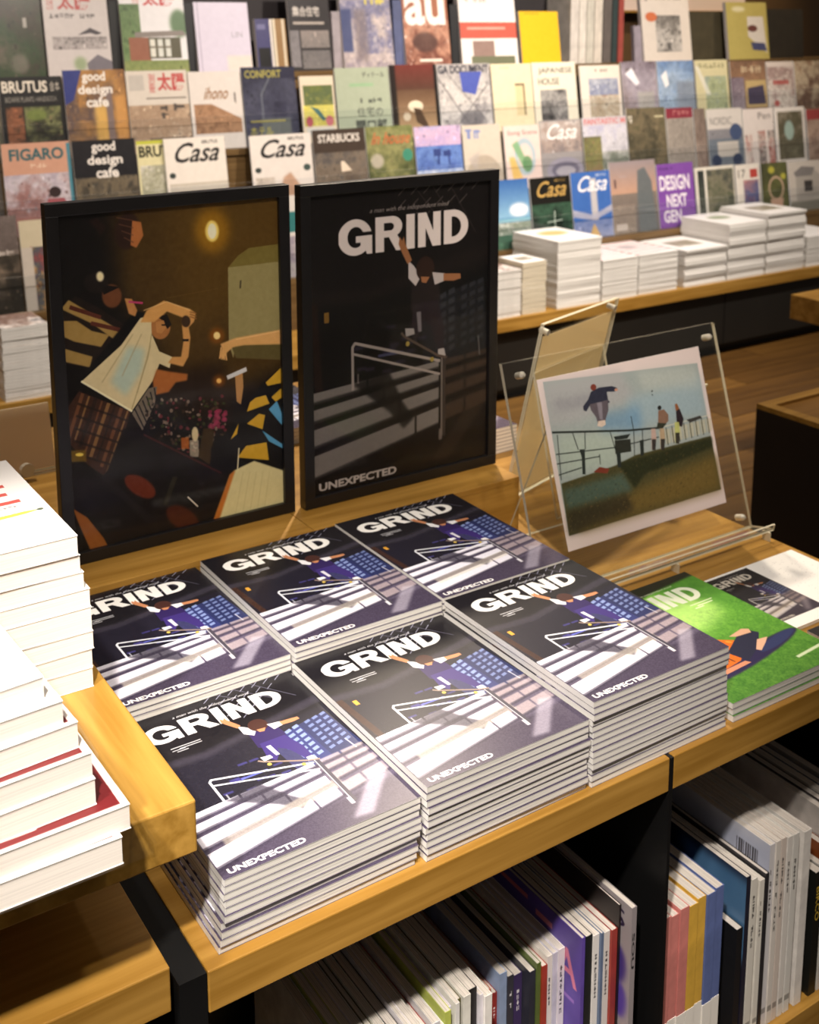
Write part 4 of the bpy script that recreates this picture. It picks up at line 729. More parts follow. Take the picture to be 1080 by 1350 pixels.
# ------------------------------------------------------------------ tiered magazine rack
RY = {4: 2.885, 3: 3.0, 2: 3.115, 1: 3.235}; RZ = {4: -.028, 3: .205, 2: .445, 1: .722}
rk = thing('magazine_rack', 'tiered wooden magazine rack with clear acrylic fronts against the back wall', 'rack', (-1.2, 2.86, zc)); O = lambda x, y, z: (x+1.2, y-2.86, z-zc)
for r in (4, 3, 2, 1):
    y, z = RY[r], RZ[r]; yn = RY.get(r-1, 3.44); zn = RZ.get(r-1, 1.35)
    m = MB(); m.box(*O(-1.2, y-.022, z-.024), *O(5.4, yn+.0 if r > 1 else 3.44, z)); m.build('shelf', RACKB, rk)
    m = MB(); zb = zn-.026
    if r > 1: m.box(*O(-1.2, yn-.012, z+.001), *O(5.4, yn-.002, zb)); m.build('back_board', RACKB, rk)
    if r > 1:
        for k in range(7):
            m = MB(); m.box(*O(-1.1+.93*k, y-.018, z+.0005), *O(-1.1+.93*k+.925, y-.0155, z+.125), 0, {'+z': 1}); m.build('acrylic_panel', [clear('acrylic_front', (.95, .96, .97), 1.2, .06), mat('acrylic_front_edge', (190, 184, 176), .3)], rk)  # top edge has its light line put into the pale colour
m = MB(); m.box(*O(-1.2, 2.865, zc+.0005), *O(5.4, 3.43, RZ[4]-.025)); m.build('base', RACKB, rk)
m = MB(); m.box(*O(-1.2, 3.45, zc+.0005), *O(3.72, 3.47, 1.5)); m.build('back_panel', mat('rack_back', (38, 32, 34), .6, var=.2, scale=3), rk)
def T_(A, s, x0, y0, x1, y1, c, b=.0, **k): A.text(s, x0, y0, x1, y1, c, off=b, **k)
def run(ops, bg, w=150, h=196, seed=0):
    A = Art(w, h, bg)
    for i, q in enumerate(ops):
        k = q[0]
        if k == 'p':
            A.photo(*q[1:5], q[5], (q[6] if len(q) > 6 else 5)*1.5, seed*13+i); r = np.random.RandomState(seed*7+i); X0, Y0, X1, Y1 = q[1:5]
            for _ in range(int(10+50*(X1-X0)*(Y1-Y0))):      # small picture detail
                x, y = X0+(X1-X0)*r.rand(), Y0+(Y1-Y0)*r.rand(); sx, sy = .01+.035*r.rand(), .008+.045*r.rand(); cc = np.array(q[5][r.randint(len(q[5]))])*(.55+.8*r.rand())
                x1_, y1_ = min(x+sx, X1), min(y+sy, Y1)
                if r.rand() < .5: A.rect(x, y, x1_, y1_, cc, .75)
                else: A.ell(min(x, X1-.02), min(y, Y1-.02), sx*.5, sy*.5, cc, .75, 0, r.rand()*3, 9)
        elif k == 'r': A.rect(*q[1:6], *q[6:])
        elif k == 't': A.text(q[1], *q[2:6], q[6], off=.0)
        elif k == 'm': A.marks(*q[1:6], seed+i)
        elif k == 'b': A.text(q[1], *q[2:6], q[6], off=.03)
        elif k == 's': A.text(q[1], *q[2:6], q[6], off=.012, shear=.5)
        elif k == 'e': A.ell(*q[1:5], q[5], *q[6:])
        elif k == 'q': A.poly(q[1], *q[2:])
        elif k == 'l': A.line(q[1], q[2], q[3], *q[4:])
        elif k == 'g': A.grad(*q[1:5], q[5], q[6])
    A.noise(0, 0, 1, 1, 5, 20, seed); lu = A.c.mean(2, keepdims=True); A.c = (A.c*.78+lu*.22)*[.95, .93, .92]+5  # slight haze and washed warmth put into the print colours
    return A.done()
BR, GR, GY, BG, RD, NV = (120, 78, 44), (70, 96, 48), (150, 146, 144), (206, 190, 160), (196, 60, 56), (34, 40, 84)
dk, wt = (26, 24, 24), (238, 234, 226)
def casa(bg, ink, ops): return (bg, ops+[('s', 'Casa', .16, .06, .9, .3, ink), ('t', 'BRUTUS', .62, .04, .88, .08, ink)])
def gdc(bg, ops, dx=0): return (bg, ops+[('b', 'good', .3+dx, .02, .68+dx, .16, (232, 226, 216)), ('b', 'design', .22+dx, .17, .78+dx, .31, (232, 226, 216)), ('b', 'cafe', .34+dx, .31, .7+dx, .43, (232, 226, 216))])
SET = {
2: [(-60, -1, 100, 'grey-green magazine on the second tier, cut by the left edge', (70, 74, 60), [('p', 0, .2, 1, 1, [(60, 66, 50), (110, 100, 80)])]),
 (0, 84, 101, 'black-bordered magazine with cactus and bottle pictures, second tier far left', dk, [('b', 'BRUTUS', .04, .05, .76, .19, (226, 216, 196)), ('t', '合本', .8, .06, .96, .18, (226, 216, 196)), ('t', 'BIZARRE PLANTS HANDBOOK', .08, .24, .9, .3, (170, 164, 150)), ('p', .07, .36, .34, .97, [(60, 40, 26), (150, 84, 50), (30, 24, 18)]), ('p', .36, .36, .94, .97, [(50, 56, 34), (120, 124, 70), (34, 32, 24), (140, 110, 80)]), ('e', .55, .46, .16, .07, (110, 130, 50), .8, 2)]),
 (85, 167, 92, 'cafe magazine with golden lit interior photo, second tier') + gdc((110, 74, 44), [('p', 0, .0, 1, 1, [(120, 74, 40), (176, 120, 54), (90, 70, 66), (200, 150, 90)], 3), ('q', [(0, 0), (.3, 0), (.14, .34), (0, .4)], (40, 50, 130)), ('r', .46, .4, .66, .9, (236, 180, 70), .8, 4), ('r', .66, .2, .76, 1, (120, 100, 96)), ('r', .8, .3, .98, .9, (214, 146, 62), .8, 3)]),
 (168, 249, 93, 'beige magazine with red ideographs and crowd scene', (206, 196, 182), [('t', '別', .36, .04, .46, .15, RD), ('t', '冊', .36, .16, .46, .27, RD), ('b', '太陽', .5, .03, .96, .25, RD), ('r', .04, .05, .28, .24, (160, 156, 150), .5), ('r', .3, .33, .96, .345, (110, 100, 90)), ('p', 0, .42, 1, 1, [(196, 168, 136), (160, 128, 98), (214, 196, 170)], 8), ('m', .72, .4, .95, .62, (70, 60, 54)), ('m', .5, .42, .66, .6, (70, 60, 54)), ('p', .3, .82, 1, 1, [(90, 72, 60), (180, 150, 120)], 12)]),
 (250, 319, 94, 'white magazine with a brown pebble-pile photograph, second tier', (214, 206, 198), [('s', 'ihono', .26, .2, .74, .36, (150, 96, 50)), ('p', .06, .42, .96, .8, [(110, 70, 44), (176, 128, 88), (140, 96, 62)], 10), ('q', [(.4, .42), (.96, .42), (.96, .62)], (214, 206, 198)), ('t', '1', .85, .28, .88, .4, (90, 80, 76)), ('r', .2, .88, .6, .89, (150, 140, 130))]),
 (320, 391, 88, 'dark navy magazine with yellow lettering, second tier', (36, 36, 62), [('b', 'CONFORT', .06, .04, .74, .14, (170, 160, 60)), ('p', 0, .15, 1, 1, [(34, 34, 58), (64, 66, 90), (44, 46, 70)], 3), ('l', [(.5, .15), (.34, .35), (.34, .65)], .02, (110, 120, 130), .7), ('r', .3, .66, .85, 1, (110, 120, 110), .7, 2), ('t', 'ホテル', .08, .76, .5, .87, (206, 196, 60)), ('r', .1, .68, .75, .7, (190, 180, 70))]),
 (396, 441, 100, 'cream-bordered magazine with yellow-green painting', (222, 206, 178), [('p', .08, .14, .95, .44, [(120, 130, 50), (86, 104, 60), (150, 150, 60)]), ('p', .05, .44, .95, .75, [(222, 206, 60), (206, 200, 90), (190, 176, 40)]), ('q', [(.25, .45), (.5, .5), (.7, .66), (.6, .68)], (60, 110, 110)), ('e', .2, .68, .1, .08, (186, 76, 90)), ('e', .8, .68, .12, .08, (200, 100, 110)), ('r', .1, .78, .9, .9, (190, 200, 206), .7, 3)]),
 (443, 514, 89, 'pale green magazine with black ideographs', (164, 178, 150), [('t', 'ディテール', .5, .06, .92, .14, (50, 50, 50)), ('m', .4, .42, .84, .5, (60, 66, 60)), ('t', '住宅の', .36, .55, .84, .68, (60, 66, 60)), ('b', '開口部', .32, .72, .9, .9, (60, 66, 60)), ('r', .25, .22, .7, .26, (130, 190, 130), .8, 2)]),
 (515, 577, 85, 'dark brown magazine with a cream flower and red top', (70, 42, 28), [('g', 0, 0, 1, .35, (120, 40, 30), (90, 52, 36)), ('g', 0, .35, 1, 1, (104, 70, 46), (196, 160, 110)), ('r', 0, 0, .12, 1, (24, 18, 16), .9, 2), ('r', .94, 0, 1, 1, (24, 18, 16)), ('e', .5, .58, .16, .08, (230, 214, 180)), ('q', [(.45, .6), (.6, .62), (.8, .95), (.5, .8)], (80, 56, 36)), ('e', .3, .72, .08, .06, (206, 190, 160))]),
 (578, 647, 84, 'grey architecture magazine with a spiral stair photo and blue sky', (176, 172, 170), [('p', 0, .1, 1, 1, [(150, 146, 148), (206, 202, 198), (110, 106, 112)], 6), ('b', 'GA DOCUMENT', .02, .02, .98, .14, (44, 44, 60)), ('q', [(.42, .12), (.85, .12), (.7, .45), (.45, .4)], (66, 84, 190)), ('l', [(0, .2), (.6, .95)], .012, (70, 66, 70)), ('l', [(.2, .15), (.9, .85)], .01, (90, 86, 90)), ('l', [(.95, .3), (.3, .9)], .012, (80, 76, 80)), ('e', .6, .8, .25, .12, (90, 88, 96), .7, 4)]),
 (649, 702, 84, 'plain cream magazine with a small framed square', (238, 222, 176), [('r', .56, .3, .8, .78, (226, 206, 150)), ('r', .76, .3, .8, .78, (120, 100, 70)), ('r', .56, .3, .8, .33, (120, 100, 70)), ('r', .2, .05, .45, .07, (206, 190, 150))]),
 (703, 760, 82, 'cream magazine with small black and white photo and thin capitals', (236, 228, 202), [('t', 'JAPANESE', .14, .08, .92, .19, (40, 38, 36)), ('t', 'HOUSE', .12, .24, .6, .34, (40, 38, 36)), ('p', .14, .42, .76, .98, [(40, 40, 42), (86, 84, 84), (170, 168, 164), (60, 58, 60)], 4)]),
 (765, 818, 86, 'white-bordered magazine with pale landscape and sky', (232, 220, 204), [('m', .3, .06, .7, .12, (120, 110, 104)), ('r', .2, .22, .94, .96, (170, 180, 200)), ('p', .2, .22, .94, .5, [(110, 120, 160), (190, 196, 206)]), ('p', .2, .5, .94, .96, [(214, 210, 196), (170, 150, 120), (200, 190, 170), (150, 110, 90)])]),
 (820, 866, 81, 'film-wrapped purple-grey magazine, second tier', (130, 116, 134), [('p', 0, 0, 1, 1, [(110, 96, 110), (170, 160, 176), (130, 110, 104)], 3), ('q', [(.1, .2), (.3, .1), (.5, .35), (.4, .4)], (240, 240, 250)), ('r', .42, .5, .9, .95, (176, 176, 164), .7, 3)]),  # white patch is a glint on the film, painted into the print
 (867, 915, 80, 'film-wrapped sky-blue magazine, second tier', (120, 160, 210), [('p', 0, 0, 1, 1, [(90, 130, 190), (160, 190, 226), (110, 130, 150)], 3), ('q', [(.1, .25), (.25, .15), (.3, .4), (.2, .45)], (246, 248, 252)), ('r', .5, .35, 1, 1, (130, 136, 146), .6, 5)]),  # film glint painted as a white patch on the cover
 (917, 960, 79, 'pale yellow magazine with a green garden photo', (222, 214, 160), [('m', .1, .05, .9, .15, (150, 146, 100)), ('p', .28, .28, .94, .96, [(130, 146, 110), (176, 190, 140), (150, 170, 170)]), ('q', [(0, .1), (.1, .1), (.45, .6), (.3, .6)], (240, 240, 230), .7)]),
 (963, 1010, 80, 'brown magazine with a dark purple picture, second tier', (150, 116, 84), [('p', 0, 0, 1, .35, [(120, 86, 66), (176, 130, 90)]), ('m', .3, .08, .9, .24, (214, 190, 150)), ('r', .4, .36, .98, .85, (206, 176, 110)), ('q', [(.45, .5), (.9, .45), (.95, .8), (.45, .8)], (70, 62, 92)), ('p', 0, .3, .36, 1, [(110, 90, 110), (170, 160, 170)])]),
 (1011, 1046, 81, 'white collage-cover magazine with red spots, second tier', (226, 214, 208), [('p', 0, .1, 1, 1, [(220, 210, 206), (170, 140, 136), (230, 224, 216), (140, 120, 110)], 7), ('r', .2, .36, .8, .44, RD, .7), ('e', .3, .8, .1, .06, RD, .8, 2)]),
 (1047, 1104, 80, 'brown collage-cover magazine at the right edge, second tier', (176, 146, 116), [('p', 0, 0, 1, 1, [(150, 110, 84), (206, 190, 160), (110, 76, 60), (180, 150, 110)], 7)])],
3: [(-70, 1, 192, 'dark magazine on the third tier, cut by the left edge', (60, 50, 46), [('p', 0, .2, 1, 1, [(50, 44, 40), (90, 80, 70)])]),
 (4, 95, 188, 'salmon-topped magazine with a family photo, third tier far left', (206, 146, 116), [('b', 'FIGARO', .1, .06, .9, .19, (40, 92, 100)), ('m', .4, .22, .64, .28, (226, 190, 160)), ('p', 0, .34, 1, 1, [(170, 156, 176), (190, 180, 190), (150, 100, 96), (120, 90, 96)], 4), ('e', .72, .55, .09, .06, (50, 34, 34)), ('q', [(.6, .62), (.85, .62), (.95, .85), (.55, .85)], (170, 76, 84)), ('r', .0, .8, 1, .9, (176, 110, 96), .7, 3), ('r', .95, .02, 1, 1, (60, 130, 150))]),
 (97, 181, 184, 'black cafe magazine with a dim room photo, third tier') + gdc((28, 26, 30), [('p', 0, .42, 1, 1, [(60, 56, 50), (110, 96, 72), (40, 38, 36), (130, 120, 100)], 5), ('e', .68, .84, .12, .08, (190, 186, 180), .9, 2)]),
 (182, 232, 185, 'yellow-topped magazine half hidden by a white one, third tier', (214, 206, 150), [('b', 'BRUTUS', .05, .06, 1.25, .2, (40, 40, 24)), ('r', 0, 0, 1, .04, (190, 196, 40)), ('p', .05, .3, .95, .95, [(206, 204, 180), (150, 150, 120), (226, 222, 206)], 6)]),
 (218, 299, 181, 'white magazine with black script title and grey room photo, left of the gap') + casa((224, 216, 204), (26, 24, 24), [('g', .04, .58, 1, 1, (196, 190, 176), (150, 130, 110)), ('r', .04, .55, 1, .575, (190, 180, 160)), ('e', .1, .45, .05, .035, (50, 60, 56))]),
 (331, 412, 177, 'white magazine with black script title and brown figure, right of the gap') + casa((222, 214, 206), (26, 24, 24), [('q', [(.5, .56), (.62, .5), (.78, .7), (.8, 1), (.4, 1), (.42, .75)], (190, 140, 106), .9, 2), ('e', .1, .45, .05, .035, (50, 60, 56)), ('e', .9, .45, .06, .045, (60, 80, 74)), ('p', .05, .55, .35, 1, [(206, 196, 184), (180, 166, 150)])]),
 (414, 483, 170, 'dark brown magazine with white capitals and a shop interior', (66, 52, 42), [('b', 'STARBUCKS', .1, .06, .9, .17, (226, 220, 210)), ('p', 0, .3, 1, .75, [(80, 66, 54), (120, 106, 90), (60, 60, 66)]), ('q', [(.5, .42), (.56, .42), (.7, .55), (.5, .56)], (226, 206, 180)), ('p', 0, .7, 1, 1, [(150, 106, 60), (110, 90, 70), (190, 140, 90)]), ('e', .9, .8, .09, .07, (60, 130, 170), .9, 1)]),
 (484, 546, 166, 'green garden-cover magazine with orange script, third tier', (110, 120, 60), [('p', 0, 0, 1, 1, [(96, 110, 50), (140, 140, 80), (70, 80, 40), (130, 110, 80)], 5), ('s', 'In house', .1, .08, .95, .24, (206, 96, 46)), ('e', .86, .4, .11, .085, (50, 140, 110)), ('e', .2, .46, .14, .1, (190, 180, 166), .8, 3), ('r', .3, .72, .75, .95, (120, 116, 96), .7, 2)]),
 (548, 609, 166, 'blue and lilac cloud-cover magazine, third tier', (130, 150, 210), [('p', 0, 0, 1, .3, [(170, 150, 210), (206, 170, 206), (150, 160, 220)]), ('p', 0, .28, 1, .62, [(60, 96, 196), (90, 130, 210), (50, 80, 170)], 4), ('p', 0, .62, 1, 1, [(206, 214, 230), (120, 150, 210), (230, 232, 238)]), ('m', .36, .32, .78, .58, (40, 56, 130))]),
 (611, 661, 164, 'grey-beige magazine with blue lettering and round form', (206, 194, 176), [('e', .5, .85, .5, .4, (170, 156, 136), .8, 2), ('m', .05, .06, .5, .22, (110, 130, 196)), ('e', .25, .82, .14, .08, (232, 226, 216), .9, 2), ('q', [(.1, .5), (.4, .4), (.3, .7)], (176, 166, 160), .7, 3)]),
 (665, 712, 165, 'pale pink magazine with coloured ribbon drawing', (232, 206, 196), [('t', 'Song Scene', .1, .08, .94, .17, (140, 90, 90)), ('e', .55, .5, .3, .3, (150, 190, 210), .8, 3, 0, 22, .7), ('q', [(.2, .3), (.36, .24), (.6, .6), (.5, .7)], (120, 180, 120), .9, 2), ('q', [(.1, .5), (.25, .5), (.5, .95), (.2, 1)], (240, 190, 80), .9, 3), ('e', .6, .62, .14, .13, (90, 150, 90), .9, 2)]),
 (713, 767, 158, 'grey magazine with white script title and an oval stadium') + casa((150, 146, 148), (244, 242, 240), [('p', 0, .02, 1, .5, [(120, 112, 116), (170, 150, 140), (196, 192, 190)], 5), ('e', .55, .78, .45, .2, (150, 146, 166)), ('e', .55, .78, .34, .13, (110, 106, 130)), ('e', .55, .8, .24, .08, (170, 166, 180))]),
 (769, 827, 154, 'lavender-grey magazine with pink capitals and trees', (196, 190, 200), [('b', 'FANTASTIC M', .04, .02, .98, .11, (214, 110, 110)), ('p', 0, .13, 1, .55, [(176, 176, 210), (206, 206, 216), (160, 160, 176)]), ('p', 0, .3, .4, 1, [(90, 84, 60), (130, 130, 70), (150, 110, 80)], 6), ('p', .4, .55, 1, 1, [(160, 164, 166), (110, 120, 104), (190, 190, 190)], 4)]),
 (828, 879, 142, 'olive forest-cover magazine, third tier', (96, 88, 60), [('p', 0, 0, 1, 1, [(90, 86, 56), (120, 106, 76), (70, 66, 48), (130, 120, 90)], 9), ('m', .02, .1, .16, .22, (220, 214, 196)), ('m', .08, .6, .22, .9, (214, 206, 190)), ('r', .72, .12, .95, .15, (206, 196, 150))]),
 (880, 915, 142, 'grey magazine with dark red header, third tier', (160, 150, 138), [('r', 0, 0, 1, .16, (150, 44, 60)), ('m', .1, .03, .9, .13, (196, 110, 110)), ('p', 0, .16, 1, 1, [(164, 154, 142), (150, 140, 130)], 3)]),
 (916, 931, 143, 'narrow brown magazine squeezed beside the red-headed one', (140, 120, 104), [('p', 0, 0, 1, 1, [(110, 90, 80), (160, 140, 126), (130, 106, 96)], 5)]),
 (933, 979, 143, 'white-topped magazine with a blue house picture', (222, 216, 208), [('t', 'NORDIC', .08, .14, .7, .27, (130, 126, 122)), ('p', 0, .34, 1, .52, [(150, 150, 156), (130, 130, 140)]), ('r', 0, .5, 1, 1, (110, 124, 140)), ('r', .25, .55, .85, .8, (206, 200, 190)), ('e', .8, .4, .18, .14, (64, 84, 130)), ('e', .2, .86, .14, .1, (44, 60, 96)), ('e', .8, .86, .14, .1, (44, 60, 96))]),
 (980, 1020, 143, 'white magazine with small dressed figures', (230, 220, 214), [('t', 'Pen', .5, .07, .9, .19, (110, 100, 96)), ('p', .05, .45, .25, 1, [(200, 110, 100), (230, 220, 210), (120, 80, 80)], 8), ('p', .45, .4, .7, 1, [(60, 56, 60), (206, 190, 180), (180, 80, 70)], 8), ('p', .78, .4, 1, 1, [(60, 56, 60), (206, 190, 180), (190, 70, 60)], 8)]),
 (1022, 1061, 141, 'white-framed magazine with a green plant photo', (236, 230, 222), [('p', .08, .08, .92, .94, [(120, 116, 90), (90, 84, 60), (160, 150, 130)], 6), ('e', .45, .42, .16, .18, (160, 196, 186), .9, 3)]),
 (1063, 1108, 142, 'red-headed brown magazine at the right edge, third tier', (150, 110, 90), [('r', 0, .02, 1, .22, (176, 56, 56)), ('p', 0, .22, 1, 1, [(130, 96, 76), (190, 160, 140), (110, 70, 56)], 6)])],
4: [(-34, 25, 286, 'grey-brown magazine at the left edge, bottom tier', (110, 96, 88), [('p', 0, 0, 1, .35, [(110, 96, 92), (90, 78, 72)]), ('m', .3, .34, .9, .42, (190, 180, 170)), ('p', 0, .4, 1, 1, [(30, 28, 24), (50, 44, 36), (130, 110, 90)], 3)]),
 (27, 86, 289, 'pale-topped collage magazine partly behind the framed photograph, bottom tier', (196, 184, 150), [('p', 0, .3, 1, 1, [(60, 40, 36), (190, 130, 60), (70, 80, 90), (150, 60, 60), (180, 170, 150)], 8), ('r', 0, .3, .25, 1, (190, 180, 166))]),
 (340, 396, 259, 'teal-lettered white magazine seen between the two frames', (206, 200, 192), [('r', .6, .2, 1, .45, (36, 116, 116)), ('p', 0, .5, 1, 1, [(190, 186, 176), (140, 130, 150), (206, 196, 186)], 4)]),
 (640, 698, 237, 'blue sky and island magazine beside the framed poster', (60, 120, 200), [('g', 0, 0, 1, .55, (40, 96, 180), (120, 180, 220)), ('e', .75, .45, .22, .1, (240, 244, 248), .9, 4), ('r', 0, .56, 1, .62, (120, 190, 206), .9, 2), ('p', 0, .62, 1, .8, [(240, 240, 236), (110, 130, 110), (230, 234, 230)], 10), ('p', 0, .8, 1, 1, [(70, 120, 90), (50, 96, 76)])]),
 (700, 753, 233, 'black magazine with gold script title and a glowing cross') + casa((22, 20, 16), (206, 160, 70), [('p', 0, .4, 1, 1, [(30, 60, 44), (50, 90, 66), (20, 34, 26), (90, 110, 60)], 4), ('l', [(.56, .52), (.54, 1)], .014, (214, 236, 220)), ('l', [(.36, .68), (.74, .66)], .012, (214, 236, 220))]),
 (754, 807, 226, 'bright blue magazine with white script title and a statue') + casa((44, 100, 196), (240, 240, 244), [('r', .46, .1, .62, .8, (206, 196, 190), .9, 2), ('q', [(.0, .55), (.5, .66), (.98, .52), (.98, .62), (.5, .74), (0, .66)], (176, 176, 196), .9, 1), ('p', 0, .74, 1, 1, [(90, 120, 190), (150, 160, 200)]), ('q', [(.36, .98), (.5, .78), (.64, .98)], (230, 180, 90), .9, 1)]),
 (806, 866, 212, 'dusk-toned magazine with a gabled building', (150, 130, 122), [('g', 0, 0, 1, .45, (150, 136, 140), (200, 150, 120)), ('g', 0, .45, 1, 1, (130, 116, 104), (96, 90, 90)), ('q', [(.56, .5), (.6, .14), (.76, .1), (.9, .3), (.96, 1), (.56, 1)], (96, 106, 110), .95, 1), ('r', .08, .24, .12, .36, (90, 60, 60)), ('r', .2, .2, .36, .215, (170, 150, 150)), ('p', 0, .6, .5, 1, [(130, 116, 106), (150, 136, 120)]), ('r', .06, .86, .3, .95, (206, 196, 186), .8)]),
 (867, 915, 215, 'purple magazine with tall white capitals', (126, 62, 176), [('b', 'DESIGN', .06, .18, .88, .42, (240, 236, 244)), ('b', 'NEXT', .22, .48, .78, .68, (240, 236, 244)), ('b', 'GEN', .12, .72, .6, .92, (240, 236, 244)), ('m', .05, .05, .5, .1, (60, 20, 100))]),
 (917, 968, 219, 'white-bordered magazine with dark green trees, bottom tier', (226, 222, 206), [('p', .06, .06, .22, 1, [(44, 50, 50), (70, 80, 66)]), ('r', .22, 0, .28, 1, (232, 228, 214)), ('p', .28, .06, .97, 1, [(52, 58, 50), (90, 96, 70), (130, 126, 100), (60, 66, 60)], 6)]),
 (970, 1001, 216, 'white magazine with red and blue picture, bottom tier', (232, 226, 214), [('t', '17', .1, .1, .4, .25, (60, 56, 50)), ('r', .6, .1, .92, .26, (206, 60, 50)), ('p', .3, .3, .94, .98, [(200, 60, 60), (70, 90, 150), (214, 130, 120)], 5)]),
 (1003, 1037, 214, 'green magazine with a wicker chair and yellow flowers', (84, 88, 50), [('p', 0, 0, 1, 1, [(70, 76, 40), (100, 104, 50), (50, 52, 34)], 5), ('e', .4, .14, .12, .07, (206, 200, 50), .9, 2), ('e', .85, .28, .1, .06, (206, 200, 50), .9, 2), ('e', .55, .5, .3, .24, (206, 170, 136), .95, 0, 0, 22, .8), ('q', [(.3, .7), (.8, .7), (.75, .95), (.35, .95)], (206, 160, 130))]),
 (1039, 1082, 212, 'pale grey magazine with a small white house', (206, 198, 186), [('q', [(.2, .2), (.75, .16), (.95, .3), (.95, .75), (.2, .8)], (176, 170, 160)), ('q', [(.15, .22), (.4, .1), (.8, .14), (.7, .3), (.2, .3)], (130, 126, 124)), ('r', .45, .4, .7, .62, (60, 56, 54)), ('r', 0, .8, 1, 1, (110, 110, 96), .8, 3)]),
 (1083, 1120, 212, 'beige magazine cut by the right edge, bottom tier', (190, 176, 156), [('p', 0, 0, 1, 1, [(170, 156, 140), (210, 200, 180)])])]}
LEAN = math.radians(9)
def rack_mag(name, label, cat, x0, x1, y, z0, h, t, pr, lean=LEAN, rz=0, group=None, edge=None):
    m = MB(); w = x1-x0; m.box(0, 0, 0, w, t, h, 1, {'-y': 0}, '-y'); o = m.build(name, [pr, edge or SPI]); o.location = (x0, y, z0); o.rotation_euler = (-lean, 0, rz); return tag(o, label, cat, group)
tn = {2: 'second', 3: 'third', 4: 'bottom'}
for r, items in SET.items():
    for i, (p0, p1, pt_, lb, bg, ops) in enumerate(items):
        yb = RY[r]+(.004 if i % 2 else 0)+(.012 if p0 in (182,) else 0); ym = yb+.03
        x0 = float(U(p0, pt_+30, 1, ym)[0]); x1 = float(U(p1, pt_+30, 1, ym)[0]); zt = float(U((p0+p1)/2, pt_, 1, yb+.045)[2]); z0 = RZ[r]+.001; h = (zt-z0)/math.cos(LEAN)
        rack_mag('magazine', lb, 'magazine', x0+.001, x1-.001, yb, z0, h, .007, printed('rack_print', run(ops, bg, 150, int(150*h/max(.05, x1-x0)) if x1-x0 > .12 else 200, i+r*30), .3), group='magazines on the %s tier of the rack' % tn[r])
